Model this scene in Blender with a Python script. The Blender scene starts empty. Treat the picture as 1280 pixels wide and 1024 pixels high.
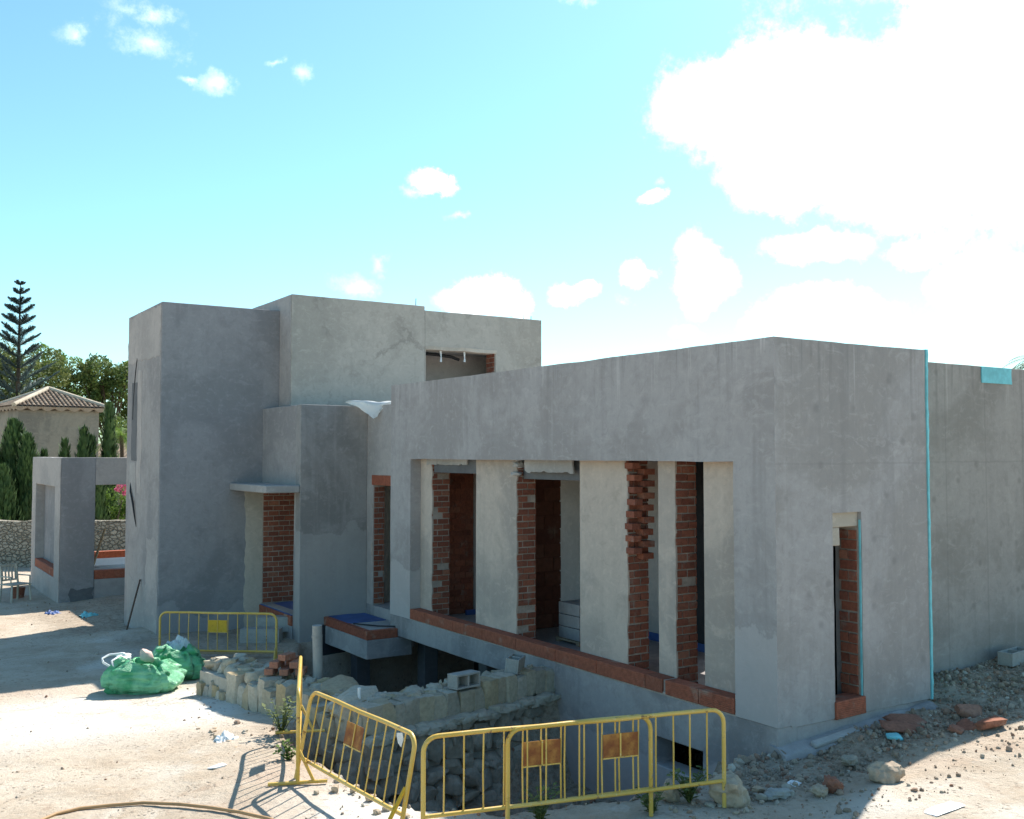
import bpy, bmesh, math, random
import numpy as np
from mathutils import Vector, Matrix, Euler, noise as MN
random.seed(7)
R = random.random
def U(a, b): return a + (b - a) * random.random()
scene = bpy.context.scene
COL = scene.collection
EYE = 3.4
# ------------------------------------------------------------------ camera
FPX, PITCH, YAW = 1270.0, math.radians(2.52), math.radians(32.9)
cam = bpy.data.cameras.new('camera'); camo = bpy.data.objects.new('camera', cam); COL.objects.link(camo)
camo.location = (0, 0, EYE); camo.rotation_euler = (math.radians(90) + PITCH, 0, -YAW)
cam.sensor_fit = 'HORIZONTAL'; cam.sensor_width = 36; cam.lens = FPX / 1280 * 36; cam.clip_end = 3000
scene.camera = camo
def ray(x, y):
    s, c = math.sin(YAW), math.cos(YAW); u = (x - 640) / FPX; v = -(y - 512) / FPX
    fw = math.cos(PITCH) - v * math.sin(PITCH); up = math.sin(PITCH) + v * math.cos(PITCH)
    return Vector((fw * s + u * c, fw * c - u * s, up))
def atz(x, y, z):
    r = ray(x, y); t = (z - EYE) / r.z; return Vector((r.x * t, r.y * t, z))
def atd(x, y, D):
    r = ray(x, y); t = D / (r.x * math.sin(YAW) + r.y * math.cos(YAW)); return Vector((r.x * t, r.y * t, EYE + r.z * t))
# ------------------------------------------------------------------ light
SUN_AZ, SUN_EL = math.radians(64), math.radians(46)
sv = Vector((math.sin(SUN_AZ) * math.cos(SUN_EL), math.cos(SUN_AZ) * math.cos(SUN_EL), math.sin(SUN_EL)))
sl = bpy.data.lights.new('sun', 'SUN'); sl.energy = 4.6; sl.angle = math.radians(.53); sl.color = (1, .95, .87)
so = bpy.data.objects.new('sun', sl); COL.objects.link(so); so.rotation_euler = sv.to_track_quat('Z', 'Y').to_euler(); so.location = (20, 20, 40)
scene.view_settings.view_transform = 'Standard'; scene.view_settings.look = 'None'
scene.view_settings.exposure = 1.0; scene.view_settings.gamma = 1
# ------------------------------------------------------------------ node helpers
class NT:
    def __init__(s, tree): s.t = tree; s.n = tree.nodes; s.l = tree.links
    def new(s, typ, **kw):
        nd = s.n.new(typ)
        for k, v in kw.items():
            if k.startswith('i_'):
                key = k[2:]; key = int(key) if key.isdigit() else key.replace('_', ' ')
                s.set(nd.inputs[key], v)
            else: setattr(nd, k, v)
        return nd
    def set(s, sock, v):
        if isinstance(v, bpy.types.NodeSocket): s.l.new(v, sock)
        else:
            if hasattr(sock.default_value, '__len__') and not hasattr(v, '__len__'): v = [v] * len(sock.default_value)
            if hasattr(v, '__len__') and len(v) == 3 and len(sock.default_value) == 4: v = tuple(v) + (1,)
            sock.default_value = v
    def math(s, op, a, b=0, c=None, clamp=False):
        nd = s.new('ShaderNodeMath', operation=op, use_clamp=clamp); s.set(nd.inputs[0], a); s.set(nd.inputs[1], b)
        if c is not None: s.set(nd.inputs[2], c)
        return nd.outputs[0]
    def mix(s, fac, a, b, bt='MIX'):
        nd = s.new('ShaderNodeMix', data_type='RGBA', blend_type=bt); s.set(nd.inputs[0], fac); s.set(nd.inputs[6], a); s.set(nd.inputs[7], b); return nd.outputs[2]
    def ss(s, v, a, b, x=0., y=1.):
        nd = s.new('ShaderNodeMapRange', interpolation_type='SMOOTHSTEP'); s.set(nd.inputs[0], v); s.set(nd.inputs[1], a); s.set(nd.inputs[2], b); s.set(nd.inputs[3], x); s.set(nd.inputs[4], y); return nd.outputs[0]
    def noise(s, vec, scale, det=4, rough=.55, dist=0):
        nd = s.new('ShaderNodeTexNoise'); s.set(nd.inputs['Vector'], vec); s.set(nd.inputs['Scale'], scale); s.set(nd.inputs['Detail'], det); s.set(nd.inputs['Roughness'], rough); s.set(nd.inputs['Distortion'], dist); return nd
    def map(s, vec, scale=(1, 1, 1), loc=(0, 0, 0), rot=(0, 0, 0)):
        nd = s.new('ShaderNodeMapping'); s.set(nd.inputs[0], vec); nd.inputs[1].default_value = loc; nd.inputs[2].default_value = rot; nd.inputs[3].default_value = scale; return nd.outputs[0]
    def bump(s, h, strength=.4, dist=.02, nrm=None):
        nd = s.new('ShaderNodeBump'); s.set(nd.inputs['Height'], h); nd.inputs['Strength'].default_value = strength; nd.inputs['Distance'].default_value = dist
        if nrm is not None: s.set(nd.inputs['Normal'], nrm)
        return nd.outputs[0]
def mat(name, rough=.9, spec=.25):
    m = bpy.data.materials.new(name); m.use_nodes = True; nt = NT(m.node_tree); b = nt.n['Principled BSDF']
    b.inputs['Roughness'].default_value = rough; b.inputs['Specular IOR Level'].default_value = spec
    return m, nt, b
def objco(nt): return nt.new('ShaderNodeTexCoord').outputs['Object']
def plain(name, col, rough=.8, var=.15, sc=12, spec=.3, bumpd=0, metal=0):
    m, nt, b = mat(name, rough, spec); co = objco(nt)
    n = nt.noise(co, sc, 5, .6).outputs[0]; n2 = nt.noise(co, sc * .17, 3).outputs[0]
    f = nt.math('ADD', nt.math('MULTIPLY', n, .6), nt.math('MULTIPLY', n2, .6))
    d = tuple(c * (1 - var) for c in col); l = tuple(min(1, c * (1 + var)) for c in col)
    nt.set(b.inputs['Base Color'], nt.mix(nt.ss(f, .35, .85), d, l)); b.inputs['Metallic'].default_value = metal
    if bumpd: nt.set(b.inputs['Normal'], nt.bump(n, .6, bumpd))
    return m
def plaster(name, col, warm=None, streak=.5, patch=.5, crack=0, seed=0., joints=False, top=None, foot=None):
    m, nt, b = mat(name, .93, .15); co0 = objco(nt); co = nt.map(co0, loc=(seed, seed * 1.7, seed * .6))
    warm = warm or tuple(c * .8 for c in col)
    big = nt.noise(co, .55, 7, .62, .6).outputs[0]; med = nt.noise(co, 2.3, 6, .6, .3).outputs[0]; fine = nt.noise(co, 34, 6, .7).outputs[0]
    c = nt.mix(nt.math('MULTIPLY', nt.ss(big, .43, .58), patch), col, tuple(x * .92 for x in warm))
    c = nt.mix(nt.math('MULTIPLY', nt.ss(med, .52, .72), .55 * patch), c, tuple(x * .70 for x in col))
    st = nt.noise(nt.map(co, (3.2, 3.2, .16)), 1.6, 5, .6, .2).outputs[0]
    c = nt.mix(nt.math('MULTIPLY', nt.ss(st, .53, .72), .45 * streak), c, tuple(x * .66 for x in col))
    c = nt.mix(nt.math('MULTIPLY', nt.ss(st, .46, .3), .28 * streak), c, tuple(min(1, x * 1.3) for x in col))
    sw = nt.noise(nt.map(co, (1.2, 1.2, 3.0), rot=(0, .15, 0)), 2.2, 8, .7, 1.2).outputs[0]
    c = nt.mix(nt.math('MULTIPLY', nt.ss(sw, .54, .70), .5), c, tuple(min(1, x * 1.22) for x in col))
    c = nt.mix(nt.math('MULTIPLY', nt.ss(fine, .4, .7), .22), c, tuple(x * .8 for x in col))
    mot = nt.noise(co, 7.5, 9, .72, .8).outputs[0]
    c = nt.mix(nt.math('MULTIPLY', nt.ss(mot, .5, .68), .48), c, tuple(x * .72 for x in col)); c = nt.mix(nt.math('MULTIPLY', nt.ss(mot, .48, .34), .34), c, tuple(min(1, x * 1.24) for x in col))
    h = nt.math('ADD', nt.math('MULTIPLY', fine, .35), nt.math('ADD', med, nt.math('MULTIPLY', sw, .9)))
    if crack:
        v = nt.new('ShaderNodeTexVoronoi', feature='DISTANCE_TO_EDGE'); cn = nt.noise(co, 1.4, 5, .7); 
        off = nt.new('ShaderNodeVectorMath', operation='MULTIPLY_ADD'); nt.set(off.inputs[0], cn.outputs[1]); off.inputs[1].default_value = (1.6, 1.6, 1.2); nt.set(off.inputs[2], co)
        nt.set(v.inputs['Vector'], off.outputs[0]); v.inputs['Scale'].default_value = .5
        msk = nt.math('MULTIPLY', nt.ss(v.outputs[0], .045, .004), nt.ss(nt.noise(co, .8, 3).outputs[0], .45, .6))
        c = nt.mix(nt.math('MULTIPLY', msk, .55 * crack), c, tuple(x * .5 for x in col))
    zz = nt.new('ShaderNodeSeparateXYZ'); nt.set(zz.inputs[0], co0); zz = zz.outputs[2]
    if top is not None:   # lime runs and dark water marks hanging from the parapet
        dr = nt.noise(nt.map(co, (5.5, 5.5, .12)), 1.5, 6, .65, .1).outputs[0]; dl = nt.noise(nt.map(co, (1.3, 1.3, 0)), 1.7, 3).outputs[0]
        fall = nt.ss(zz, nt.math('SUBTRACT', top - .15, nt.math('MULTIPLY', nt.ss(dl, .4, .7), 1.5)), top)
        c = nt.mix(nt.math('MULTIPLY', nt.math('MULTIPLY', nt.ss(dr, .57, .70), fall), .45), c, tuple(min(1, x * 1.75) for x in col))
        c = nt.mix(nt.math('MULTIPLY', nt.math('MULTIPLY', nt.ss(dr, .46, .34), fall), .5), c, tuple(x * .55 for x in col))
    if foot is not None:  # paler cement splash and newer render low on the wall, with a wandering edge
        ed = nt.math('ADD', zz, nt.math('MULTIPLY', nt.math('SUBTRACT', nt.noise(co, 1.1, 6, .6).outputs[0], .5), 1.6))
        c = nt.mix(nt.math('MULTIPLY', nt.ss(ed, foot + .03, foot - .05), .55), c, tuple(min(1, x * 1.22) for x in col))
        c = nt.mix(nt.math('MULTIPLY', nt.ss(nt.math('ABSOLUTE', nt.math('SUBTRACT', ed, foot)), .05, .0), .35), c, tuple(x * .7 for x in col))
    if joints:
        sp = nt.new('ShaderNodeSeparateXYZ'); nt.set(sp.inputs[0], co0)
        jx = nt.math('ABSOLUTE', nt.math('SUBTRACT', nt.math('FRACT', nt.math('MULTIPLY', nt.math('ADD', sp.outputs[0], nt.math('MULTIPLY', nt.noise(co, 1.5, 3).outputs[0], .02)), joints)), .5))
        c = nt.mix(nt.math('MULTIPLY', nt.ss(jx, .03, .004), .32), c, tuple(x * .6 for x in col))
        jz = nt.math('ABSOLUTE', nt.math('SUBTRACT', sp.outputs[2], nt.math('ADD', 3.27, nt.math('MULTIPLY', nt.noise(co, 2.5, 3).outputs[0], .04))))
        c = nt.mix(nt.math('MULTIPLY', nt.ss(jz, .02, .003), .25), c, tuple(x * .6 for x in col))
        vs = nt.new('ShaderNodeTexVoronoi'); nt.set(vs.inputs['Vector'], nt.map(co, (1, .2, 1))); vs.inputs['Scale'].default_value = 2.6
        c = nt.mix(nt.math('MULTIPLY', nt.ss(vs.outputs[0], .2, .05), .5), c, tuple(x * .55 for x in col))
    nt.set(b.inputs['Base Color'], c); nt.set(b.inputs['Normal'], nt.bump(h, .35, .012)); return m
def islandmat(name, cols, rough=.9, var=.25, bumpsc=30, bumpd=.006, spec=.2, dirt=None, ribs=0):
    m, nt, b = mat(name, rough, spec); co = objco(nt); rnd = nt.new('ShaderNodeNewGeometry').outputs['Random Per Island']
    cr = nt.new('ShaderNodeValToRGB'); nt.set(cr.inputs[0], rnd); e = cr.color_ramp.elements
    while len(e) < len(cols): e.new(.5)
    for i, cc in enumerate(cols): e[i].position = i / max(1, len(cols) - 1); e[i].color = tuple(cc) + (1,)
    n = nt.noise(co, bumpsc, 6, .65).outputs[0]; n2 = nt.noise(co, bumpsc * .2, 5, .6).outputs[0]
    c = nt.mix(nt.ss(n, .35, .7, .0, var), cr.outputs[0], (.02, .015, .01))
    if dirt: c = nt.mix(nt.ss(n2, .56, .72, 0, .6), c, dirt)
    hh = nt.math('ADD', n, n2)
    if ribs:
        wv = nt.new('ShaderNodeTexWave', wave_type='BANDS', bands_direction='Z'); nt.set(wv.inputs[0], co); wv.inputs['Scale'].default_value = ribs; hh = nt.math('ADD', hh, nt.math('MULTIPLY', wv.outputs[1], 1.2))
    nt.set(b.inputs['Base Color'], c); nt.set(b.inputs['Normal'], nt.bump(hh, .7, bumpd)); return m
def leafmat(name, dark, light, trans=.25):
    m, nt, b = mat(name, .65, .25); rnd = nt.new('ShaderNodeNewGeometry').outputs['Random Per Island']
    n = nt.noise(objco(nt), .9, 3).outputs[0]
    f = nt.math('ADD', nt.math('MULTIPLY', rnd, .6), nt.math('MULTIPLY', nt.ss(n, .35, .65), .4))
    c = nt.mix(f, dark, light); nt.set(b.inputs['Base Color'], c)
    tr = nt.new('ShaderNodeBsdfTranslucent'); nt.set(tr.inputs[0], c); mx = nt.new('ShaderNodeMixShader'); mx.inputs[0].default_value = trans
    nt.l.new(b.outputs[0], mx.inputs[1]); nt.l.new(tr.outputs[0], mx.inputs[2]); nt.l.new(mx.outputs[0], nt.n['Material Output'].inputs[0]); return m
# ------------------------------------------------------------------ mesh helpers
class MB:
    def __init__(s): s.v = []; s.f = []; s.d = {}
    def add(s, vs, fs):
        o = len(s.v); s.v += [tuple(v) for v in vs]; s.f += [tuple(i + o for i in f) for f in fs]; return s
    def box(s, x0, x1, y0, y1, z0, z1):
        return s.add([(x0, y0, z0), (x1, y0, z0), (x1, y1, z0), (x0, y1, z0), (x0, y0, z1), (x1, y0, z1), (x1, y1, z1), (x0, y1, z1)],
                     [(0, 3, 2, 1), (4, 5, 6, 7), (0, 1, 5, 4), (1, 2, 6, 5), (2, 3, 7, 6), (3, 0, 4, 7)])
    def obox(s, c, size, rot=(0, 0, 0), taper=1):
        M = Euler(rot).to_matrix(); c = Vector(c); hx, hy, hz = (q / 2 for q in size); vs = []
        for z in (-hz, hz):
            k = taper if z > 0 else 1
            vs += [c + M @ Vector((x * k, y * k, z)) for x, y in ((-hx, -hy), (hx, -hy), (hx, hy), (-hx, hy))]
        return s.add(vs, [(0, 3, 2, 1), (4, 5, 6, 7), (0, 1, 5, 4), (1, 2, 6, 5), (2, 3, 7, 6), (3, 0, 4, 7)])
    def pt(s, p):
        k = (round(p[0], 4), round(p[1], 4), round(p[2], 4))
        if k not in s.d: s.d[k] = len(s.v); s.v.append(k)
        return s.d[k]
    def wall(s, ax, a0, a1, u0, u1, z0, z1, holes=(), cell=.22):
        def cuts(lo, hi, extra):
            br = sorted({lo, hi} | {e for e in extra if lo < e < hi}); out = []
            for p, q in zip(br, br[1:]):
                n = max(1, round((q - p) / cell)); out += [p + (q - p) * i / n for i in range(n)]
            return out + [hi]
        us = cuts(u0, u1, [h[i] for h in holes for i in (0, 1)]); zs = cuts(z0, z1, [h[i] for h in holes for i in (2, 3)])
        nu, nz = len(us) - 1, len(zs) - 1
        def solid(i, j):
            if not (0 <= i < nu and 0 <= j < nz): return False
            u, z = (us[i] + us[i + 1]) / 2, (zs[j] + zs[j + 1]) / 2
            return not any(h[0] < u < h[1] and h[2] < z < h[3] for h in holes)
        P = (lambda a, u, z: s.pt((a, u, z))) if ax == 'x' else (lambda a, u, z: s.pt((u, a, z)))
        fl = 1 if ax == 'x' else -1
        def q(*p): s.f.append(p if fl > 0 else p[::-1])
        for i in range(nu):
            for j in range(nz):
                if not solid(i, j): continue
                A, B, C, D = us[i], us[i + 1], zs[j], zs[j + 1]
                q(P(a0, A, C), P(a0, A, D), P(a0, B, D), P(a0, B, C)); q(P(a1, A, C), P(a1, B, C), P(a1, B, D), P(a1, A, D))
                if not solid(i - 1, j): q(P(a0, A, C), P(a1, A, C), P(a1, A, D), P(a0, A, D))
                if not solid(i + 1, j): q(P(a0, B, C), P(a0, B, D), P(a1, B, D), P(a1, B, C))
                if not solid(i, j - 1): q(P(a0, A, C), P(a0, B, C), P(a1, B, C), P(a1, A, C))
                if not solid(i, j + 1): q(P(a0, A, D), P(a1, A, D), P(a1, B, D), P(a0, B, D))
        return s
    def tube(s, pts, r, n=8, cap=True):
        pts = [Vector(p) for p in pts]; m = len(pts); rs = r if hasattr(r, '__len__') else [r] * m; o = len(s.v); up = None
        for i, p in enumerate(pts):
            t = (pts[min(i + 1, m - 1)] - pts[max(i - 1, 0)]).normalized()
            if up is None: up = Vector((0, 0, 1)) if abs(t.z) < .9 else Vector((1, 0, 0))
            a = t.cross(up).normalized(); b_ = a.cross(t).normalized(); up = b_
            for k in range(n):
                w = 2 * math.pi * k / n; s.v.append(tuple(p + (a * math.cos(w) + b_ * math.sin(w)) * rs[i]))
        for i in range(m - 1):
            for k in range(n):
                s.f.append((o + i * n + k, o + i * n + (k + 1) % n, o + (i + 1) * n + (k + 1) % n, o + (i + 1) * n + k))
        if cap: s.f.append(tuple(o + k for k in range(n))[::-1]); s.f.append(tuple(o + (m - 1) * n + k for k in range(n)))
        return s
    def rock(s, c, size, rot=0, rough=.22, blk=.35, seed=None, tilt=0, cut=0):
        # roughened block: a subdivided cube pulled part of the way towards a ball
        seed = U(0, 999) if seed is None else seed; M = Euler((tilt, tilt * .6, rot)).to_matrix(); c = Vector(c); vs = []
        pl = [(Vector((math.sin(seed * 3.1 + i * 2.4), math.cos(seed * 5.7 + i * 1.9), math.sin(seed * 1.3 + i * 4.1))).normalized(), .72 + cut + .5 * ((seed * 7.77 + i * .37) % 1)) for i in range(7)]
        for p in ROCKV:
            q = p.lerp(p.normalized() * 1.15, blk)
            q = q * (1 + rough * MN.noise(q * 1.3 + Vector((seed, seed * 2, 0))) + rough * .5 * MN.noise(q * 3.1 + Vector((0, seed, seed))))
            for pn, pd in pl:
                e = q.dot(pn) - pd
                if e > 0: q = q - pn * e * .9
            q = q * (1 + rough * .22 * MN.noise(q * 7 + Vector((seed, 0, 0))))
            vs.append(c + M @ Vector((q.x * size[0] / 2, q.y * size[1] / 2, q.z * size[2] / 2)))
        return s.add(vs, ROCKF)
    def wobble(s, amp=.006, fr=1.6):
        out = []
        for v in s.v:
            p = Vector(v); d = MN.noise_vector(p * fr) * amp + MN.noise_vector(p * fr * 4.3) * amp * .5; out.append(tuple(p + d))
        s.v = out; return s
def _rock():
    bm = bmesh.new(); bmesh.ops.create_cube(bm, size=2); bmesh.ops.subdivide_edges(bm, edges=bm.edges[:], cuts=5, use_grid_fill=True)
    bm.verts.ensure_lookup_table(); v = [x.co.copy() for x in bm.verts]; f = [tuple(q.index for q in x.verts) for x in bm.faces]; bm.free(); return v, f
ROCKV, ROCKF = _rock()
def link(name, mb, m, parent=None, smooth=None, bevel=0, local=False):
    me = bpy.data.meshes.new(name); base = Vector((0, 0, 0))
    if parent is not None and not local:
        p = parent
        while p is not None: base += p.location; p = p.parent
    me.from_pydata([tuple(Vector(v) - base) for v in mb.v], [], mb.f); me.materials.append(m)
    o = bpy.data.objects.new(name, me); COL.objects.link(o)
    if parent is not None: o.parent = parent
    if smooth is not None:
        me.polygons.foreach_set('use_smooth', [True] * len(me.polygons))
        if smooth < 180: me.set_sharp_from_angle(angle=math.radians(smooth))
    if bevel:
        md = o.modifiers.new('edge', 'BEVEL'); md.width = bevel; md.segments = 2; md.limit_method = 'ANGLE'; md.angle_limit = math.radians(50)
    return o
def tag(o, label, cat, group=None, kind=None):
    if label: o['label'] = label
    if cat: o['category'] = cat
    if group: o['group'] = group
    if kind: o['kind'] = kind
    return o
def thing(name, label, cat, loc=(0, 0, 0), rz=0, group=None):
    o = bpy.data.objects.new(name, None); COL.objects.link(o); o.location = loc; o.rotation_euler = (0, 0, rz); o.empty_display_size = .2
    return tag(o, label, cat, group)
def single(name, mb, m, label, cat, group=None, smooth=None, bevel=0, base=None):
    # one-mesh thing: origin moved to its base
    vs = np.array(mb.v); b = Vector(base) if base is not None else Vector((vs[:, 0].mean(), vs[:, 1].mean(), vs[:, 2].min()))
    mb.v = [tuple(Vector(v) - b) for v in mb.v]; o = link(name, mb, m, None, smooth, bevel); o.location = b
    return tag(o, label, cat, group)
def copy_tree(o, parent=None, skip=()):
    c = o.copy(); COL.objects.link(c); c.parent = parent
    for ch in list(o.children):
        if ch.name.split('.')[0] not in skip: copy_tree(ch, c, skip)
    return c
# ------------------------------------------------------------------ materials
M = {}
M['facade'] = plaster('facade_render', (0.417, 0.377, 0.360), (0.343, 0.305, 0.288), .9, .75, top=4.75, foot=1.2)
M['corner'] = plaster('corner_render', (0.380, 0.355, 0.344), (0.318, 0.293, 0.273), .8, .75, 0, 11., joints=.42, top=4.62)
M['side'] = plaster('side_wall_render', (0.339, 0.307, 0.278), (0.274, 0.247, 0.218), .7, .8, 0, 23., joints=1.02, top=4.6)
M['tower'] = plaster('tower_render', (0.309, 0.293, 0.293), (0.247, 0.237, 0.239), .35, .8, 0, 31., top=7.4, foot=.2)
M['upper'] = plaster('upper_render', (0.444, 0.409, 0.358), (0.357, 0.331, 0.290), .4, .6, .9, 43.)
M['small'] = plaster('entrance_render', (0.323, 0.300, 0.284), (0.241, 0.225, 0.213), 1.1, .95, 0, 57., top=5.1, foot=1.9)
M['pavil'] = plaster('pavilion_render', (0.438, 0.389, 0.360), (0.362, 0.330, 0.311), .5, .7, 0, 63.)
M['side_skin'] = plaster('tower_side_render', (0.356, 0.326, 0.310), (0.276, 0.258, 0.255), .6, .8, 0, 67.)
M['pillar'] = plaster('pillar_render', (0.548, 0.448, 0.372), (0.436, 0.367, 0.317), .6, .95, 0, 71.)
M['cream'] = plaster('cream_render', (0.546, 0.475, 0.394), (0.422, 0.374, 0.310), .3, .8, 0, 77.)
M['tar'] = plain('black_tar_coat', (.035, .036, .04), .8, .3, 5)  # plain black standing in for deep shade in the basement and gaps
M['inner'] = plaster('interior_plaster', (0.569, 0.520, 0.479), (0.479, 0.434, 0.398), .3, .6, 0, 83.)
M['conc'] = plaster('cast_concrete', (0.377, 0.345, 0.332), (0.265, 0.245, 0.242), .9, 1., 0, 91., foot=-.5)
M['darkp'] = plaster('damp_render', (.16, .158, .16), (.125, .125, .13), .5, .8, 0, 97.)  # damp tone; on the basement columns it paints in shade
M['lightp'] = plaster('pale_slurry', (0.435, 0.406, 0.383), (0.352, 0.327, 0.308), .4, .8, 0, 101.)
M['brick'] = islandmat('terracotta_brick', [(.22, .075, .05), (.31, .105, .064), (.36, .128, .078), (.25, .088, .058), (.39, .165, .105)], .92, .35, 26, .006, dirt=(.27, .22, .19))
M['mortar'] = plain('brick_mortar', (.40, .33, .28), .95, .25, 30, .1, .006)
M['bandbrick'] = islandmat('smooth_hollow_brick', [(.35, .105, .062), (.40, .125, .072), (.32, .092, .055), (.42, .14, .082)], .88, .35, 14, .004, dirt=(.40, .30, .23), ribs=14)
M['claypanel'] = islandmat('clay_block', [(.17, .07, .046), (.14, .055, .038), (.20, .088, .058)], .92, .25, 12, .004, dirt=(.24, .17, .13))
M['xps'] = plain('turquoise_insulation', (.20, .56, .60), .7, .2, 9)
M['blue'] = plain('blue_membrane', (.05, .10, .26), .55, .4, 4)
M['white'] = plain('white_sheet', (.74, .76, .76), .5, .06, 8)
M['plast'] = None
M['pvc'] = plain('grey_plastic_pipe', (.30, .305, .29), .45, .15, 8)
M['black'] = plain('black_rubber', (.02, .02, .022), .6, .2)
M['steel'] = plain('rusty_rebar', (.10, .065, .05), .8, .3, 40)
M['block'] = plain('concrete_block', (.36, .345, .315), .97, .14, 45, .1, .006)
M['stone'] = islandmat('yellow_limestone', [(.43, .36, .25), (.50, .44, .34), (.34, .30, .24), (.55, .49, .39), (.38, .345, .29), (.46, .35, .20)], .95, .25, 18, .014, dirt=(.30, .25, .18))
M['rubble'] = islandmat('grey_rubble_stone', [(.38, .34, .28), (.48, .43, .35), (.29, .26, .21), (.43, .385, .32), (.34, .29, .22)], .96, .3, 16, .014, dirt=(.27, .235, .19))
M['smort'] = plain('stone_mortar', (.40, .365, .30), .97, .2, 14, .1, .02)
M['clayshard'] = islandmat('broken_clay', [(.33, .135, .085), (.39, .18, .12), (.29, .115, .075), (.37, .20, .14)], .95, .35, 22, .01, dirt=(.47, .38, .30))
M['rockm'] = islandmat('limestone_rock', [(.46, .34, .23), (.50, .40, .29), (.42, .33, .245)], .95, .3, 14, .015, dirt=(.33, .21, .13))
M['wood'] = plain('bare_wood', (.40, .30, .19), .85, .2, 20)
M['hose'] = plain('tan_hose', (.42, .25, .12), .55, .15, 10)
def barrier_paint():
    m, nt, b = mat('yellow_barrier_paint', .42, .5); co = objco(nt)
    oi = nt.new('ShaderNodeObjectInfo').outputs['Random']; off = nt.new('ShaderNodeVectorMath', operation='ADD'); nt.set(off.inputs[0], co)
    cb = nt.new('ShaderNodeCombineXYZ'); nt.set(cb.inputs[0], nt.math('MULTIPLY', oi, 40)); nt.set(off.inputs[1], cb.outputs[0]); co = off.outputs[0]
    n = nt.noise(co, 5, 6, .7).outputs[0]; n2 = nt.noise(co, 40, 4).outputs[0]; n3 = nt.noise(co, 1.3, 3).outputs[0]
    c = nt.mix(nt.ss(n3, .35, .65), (.60, .37, .06), (.68, .45, .11)); rust = nt.ss(nt.math('ADD', n, nt.math('MULTIPLY', n2, .15)), .67, .76)
    c = nt.mix(rust, c, (.17, .06, .022)); c = nt.mix(nt.ss(n2, .58, .74, 0, .6), c, (.72, .60, .42))
    nt.set(b.inputs['Base Color'], c); nt.set(b.inputs['Roughness'], nt.math('ADD', .38, nt.math('MULTIPLY', rust, .45))); nt.set(b.inputs['Normal'], nt.bump(n2, .2, .002)); return m
M['yellow'] = barrier_paint()
def rust_plate(name, a, r, amount):
    m, nt, b = mat(name, .7, .3); co = objco(nt); n = nt.noise(co, 3.2, 7, .6, .1).outputs[0]; n2 = nt.noise(co, 30, 4).outputs[0]
    sp = nt.new('ShaderNodeSeparateXYZ'); nt.set(sp.inputs[0], co)
    c = nt.mix(nt.ss(n, .62 - amount, .82 - amount), a, r); c = nt.mix(nt.ss(n2, .55, .75, 0, .4), c, (.10, .035, .015))
    nt.set(b.inputs['Base Color'], c); return m
M['plate'] = rust_plate('rusted_plate', (.48, .22, .05), (.24, .075, .022), .22)
M['plate_y'] = rust_plate('yellow_plate', (.60, .36, .03), (.45, .22, .03), .1)
def bag_mat():
    m, nt, b = mat('green_woven_plastic', .38, .5); co = objco(nt)
    w = nt.new('ShaderNodeTexWave', wave_type='BANDS', bands_direction='Z'); nt.set(w.inputs[0], co); w.inputs['Scale'].default_value = 26
    w2 = nt.new('ShaderNodeTexWave', wave_type='BANDS', bands_direction='X'); nt.set(w2.inputs[0], co); w2.inputs['Scale'].default_value = 26
    n = nt.noise(co, 3.0, 6, .6, .5).outputs[0]; n2 = nt.noise(nt.map(co, (1, 1, 2.4)), 5, 7, .7, 2.0).outputs[0]
    c = nt.mix(nt.ss(n, .35, .68), (.05, .36, .15), (.24, .62, .36)); c = nt.mix(nt.ss(n2, .6, .78, 0, .55), c, (.58, .70, .58))
    nt.set(b.inputs['Base Color'], c)
    h = nt.math('ADD', nt.math('MULTIPLY', nt.math('ADD', w.outputs[1], w2.outputs[1]), .05), nt.math('MULTIPLY', n2, 1.2)); nt.set(b.inputs['Normal'], nt.bump(h, .8, .05))
    return m
M['bag'] = bag_mat()
M['foliage_pine'] = leafmat('pine_foliage', (.045, .085, .025), (.18, .235, .06))
M['foliage_oak'] = leafmat('broad_foliage', (.065, .10, .03), (.22, .25, .075))
M['foliage_bright'] = leafmat('bright_foliage', (.07, .14, .025), (.19, .28, .05), .35)
M['foliage_cyp'] = leafmat('cypress_foliage', (.028, .062, .02), (.085, .14, .042), .15)
M['foliage_arau'] = leafmat('araucaria_foliage', (.06, .10, .105), (.14, .19, .18), .25)
M['pink'] = leafmat('pink_blossom', (.45, .06, .16), (.6, .15, .25), .3)
M['bark'] = plain('bark', (.085, .062, .045), .95, .3, 12, .1, .02)
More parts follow.
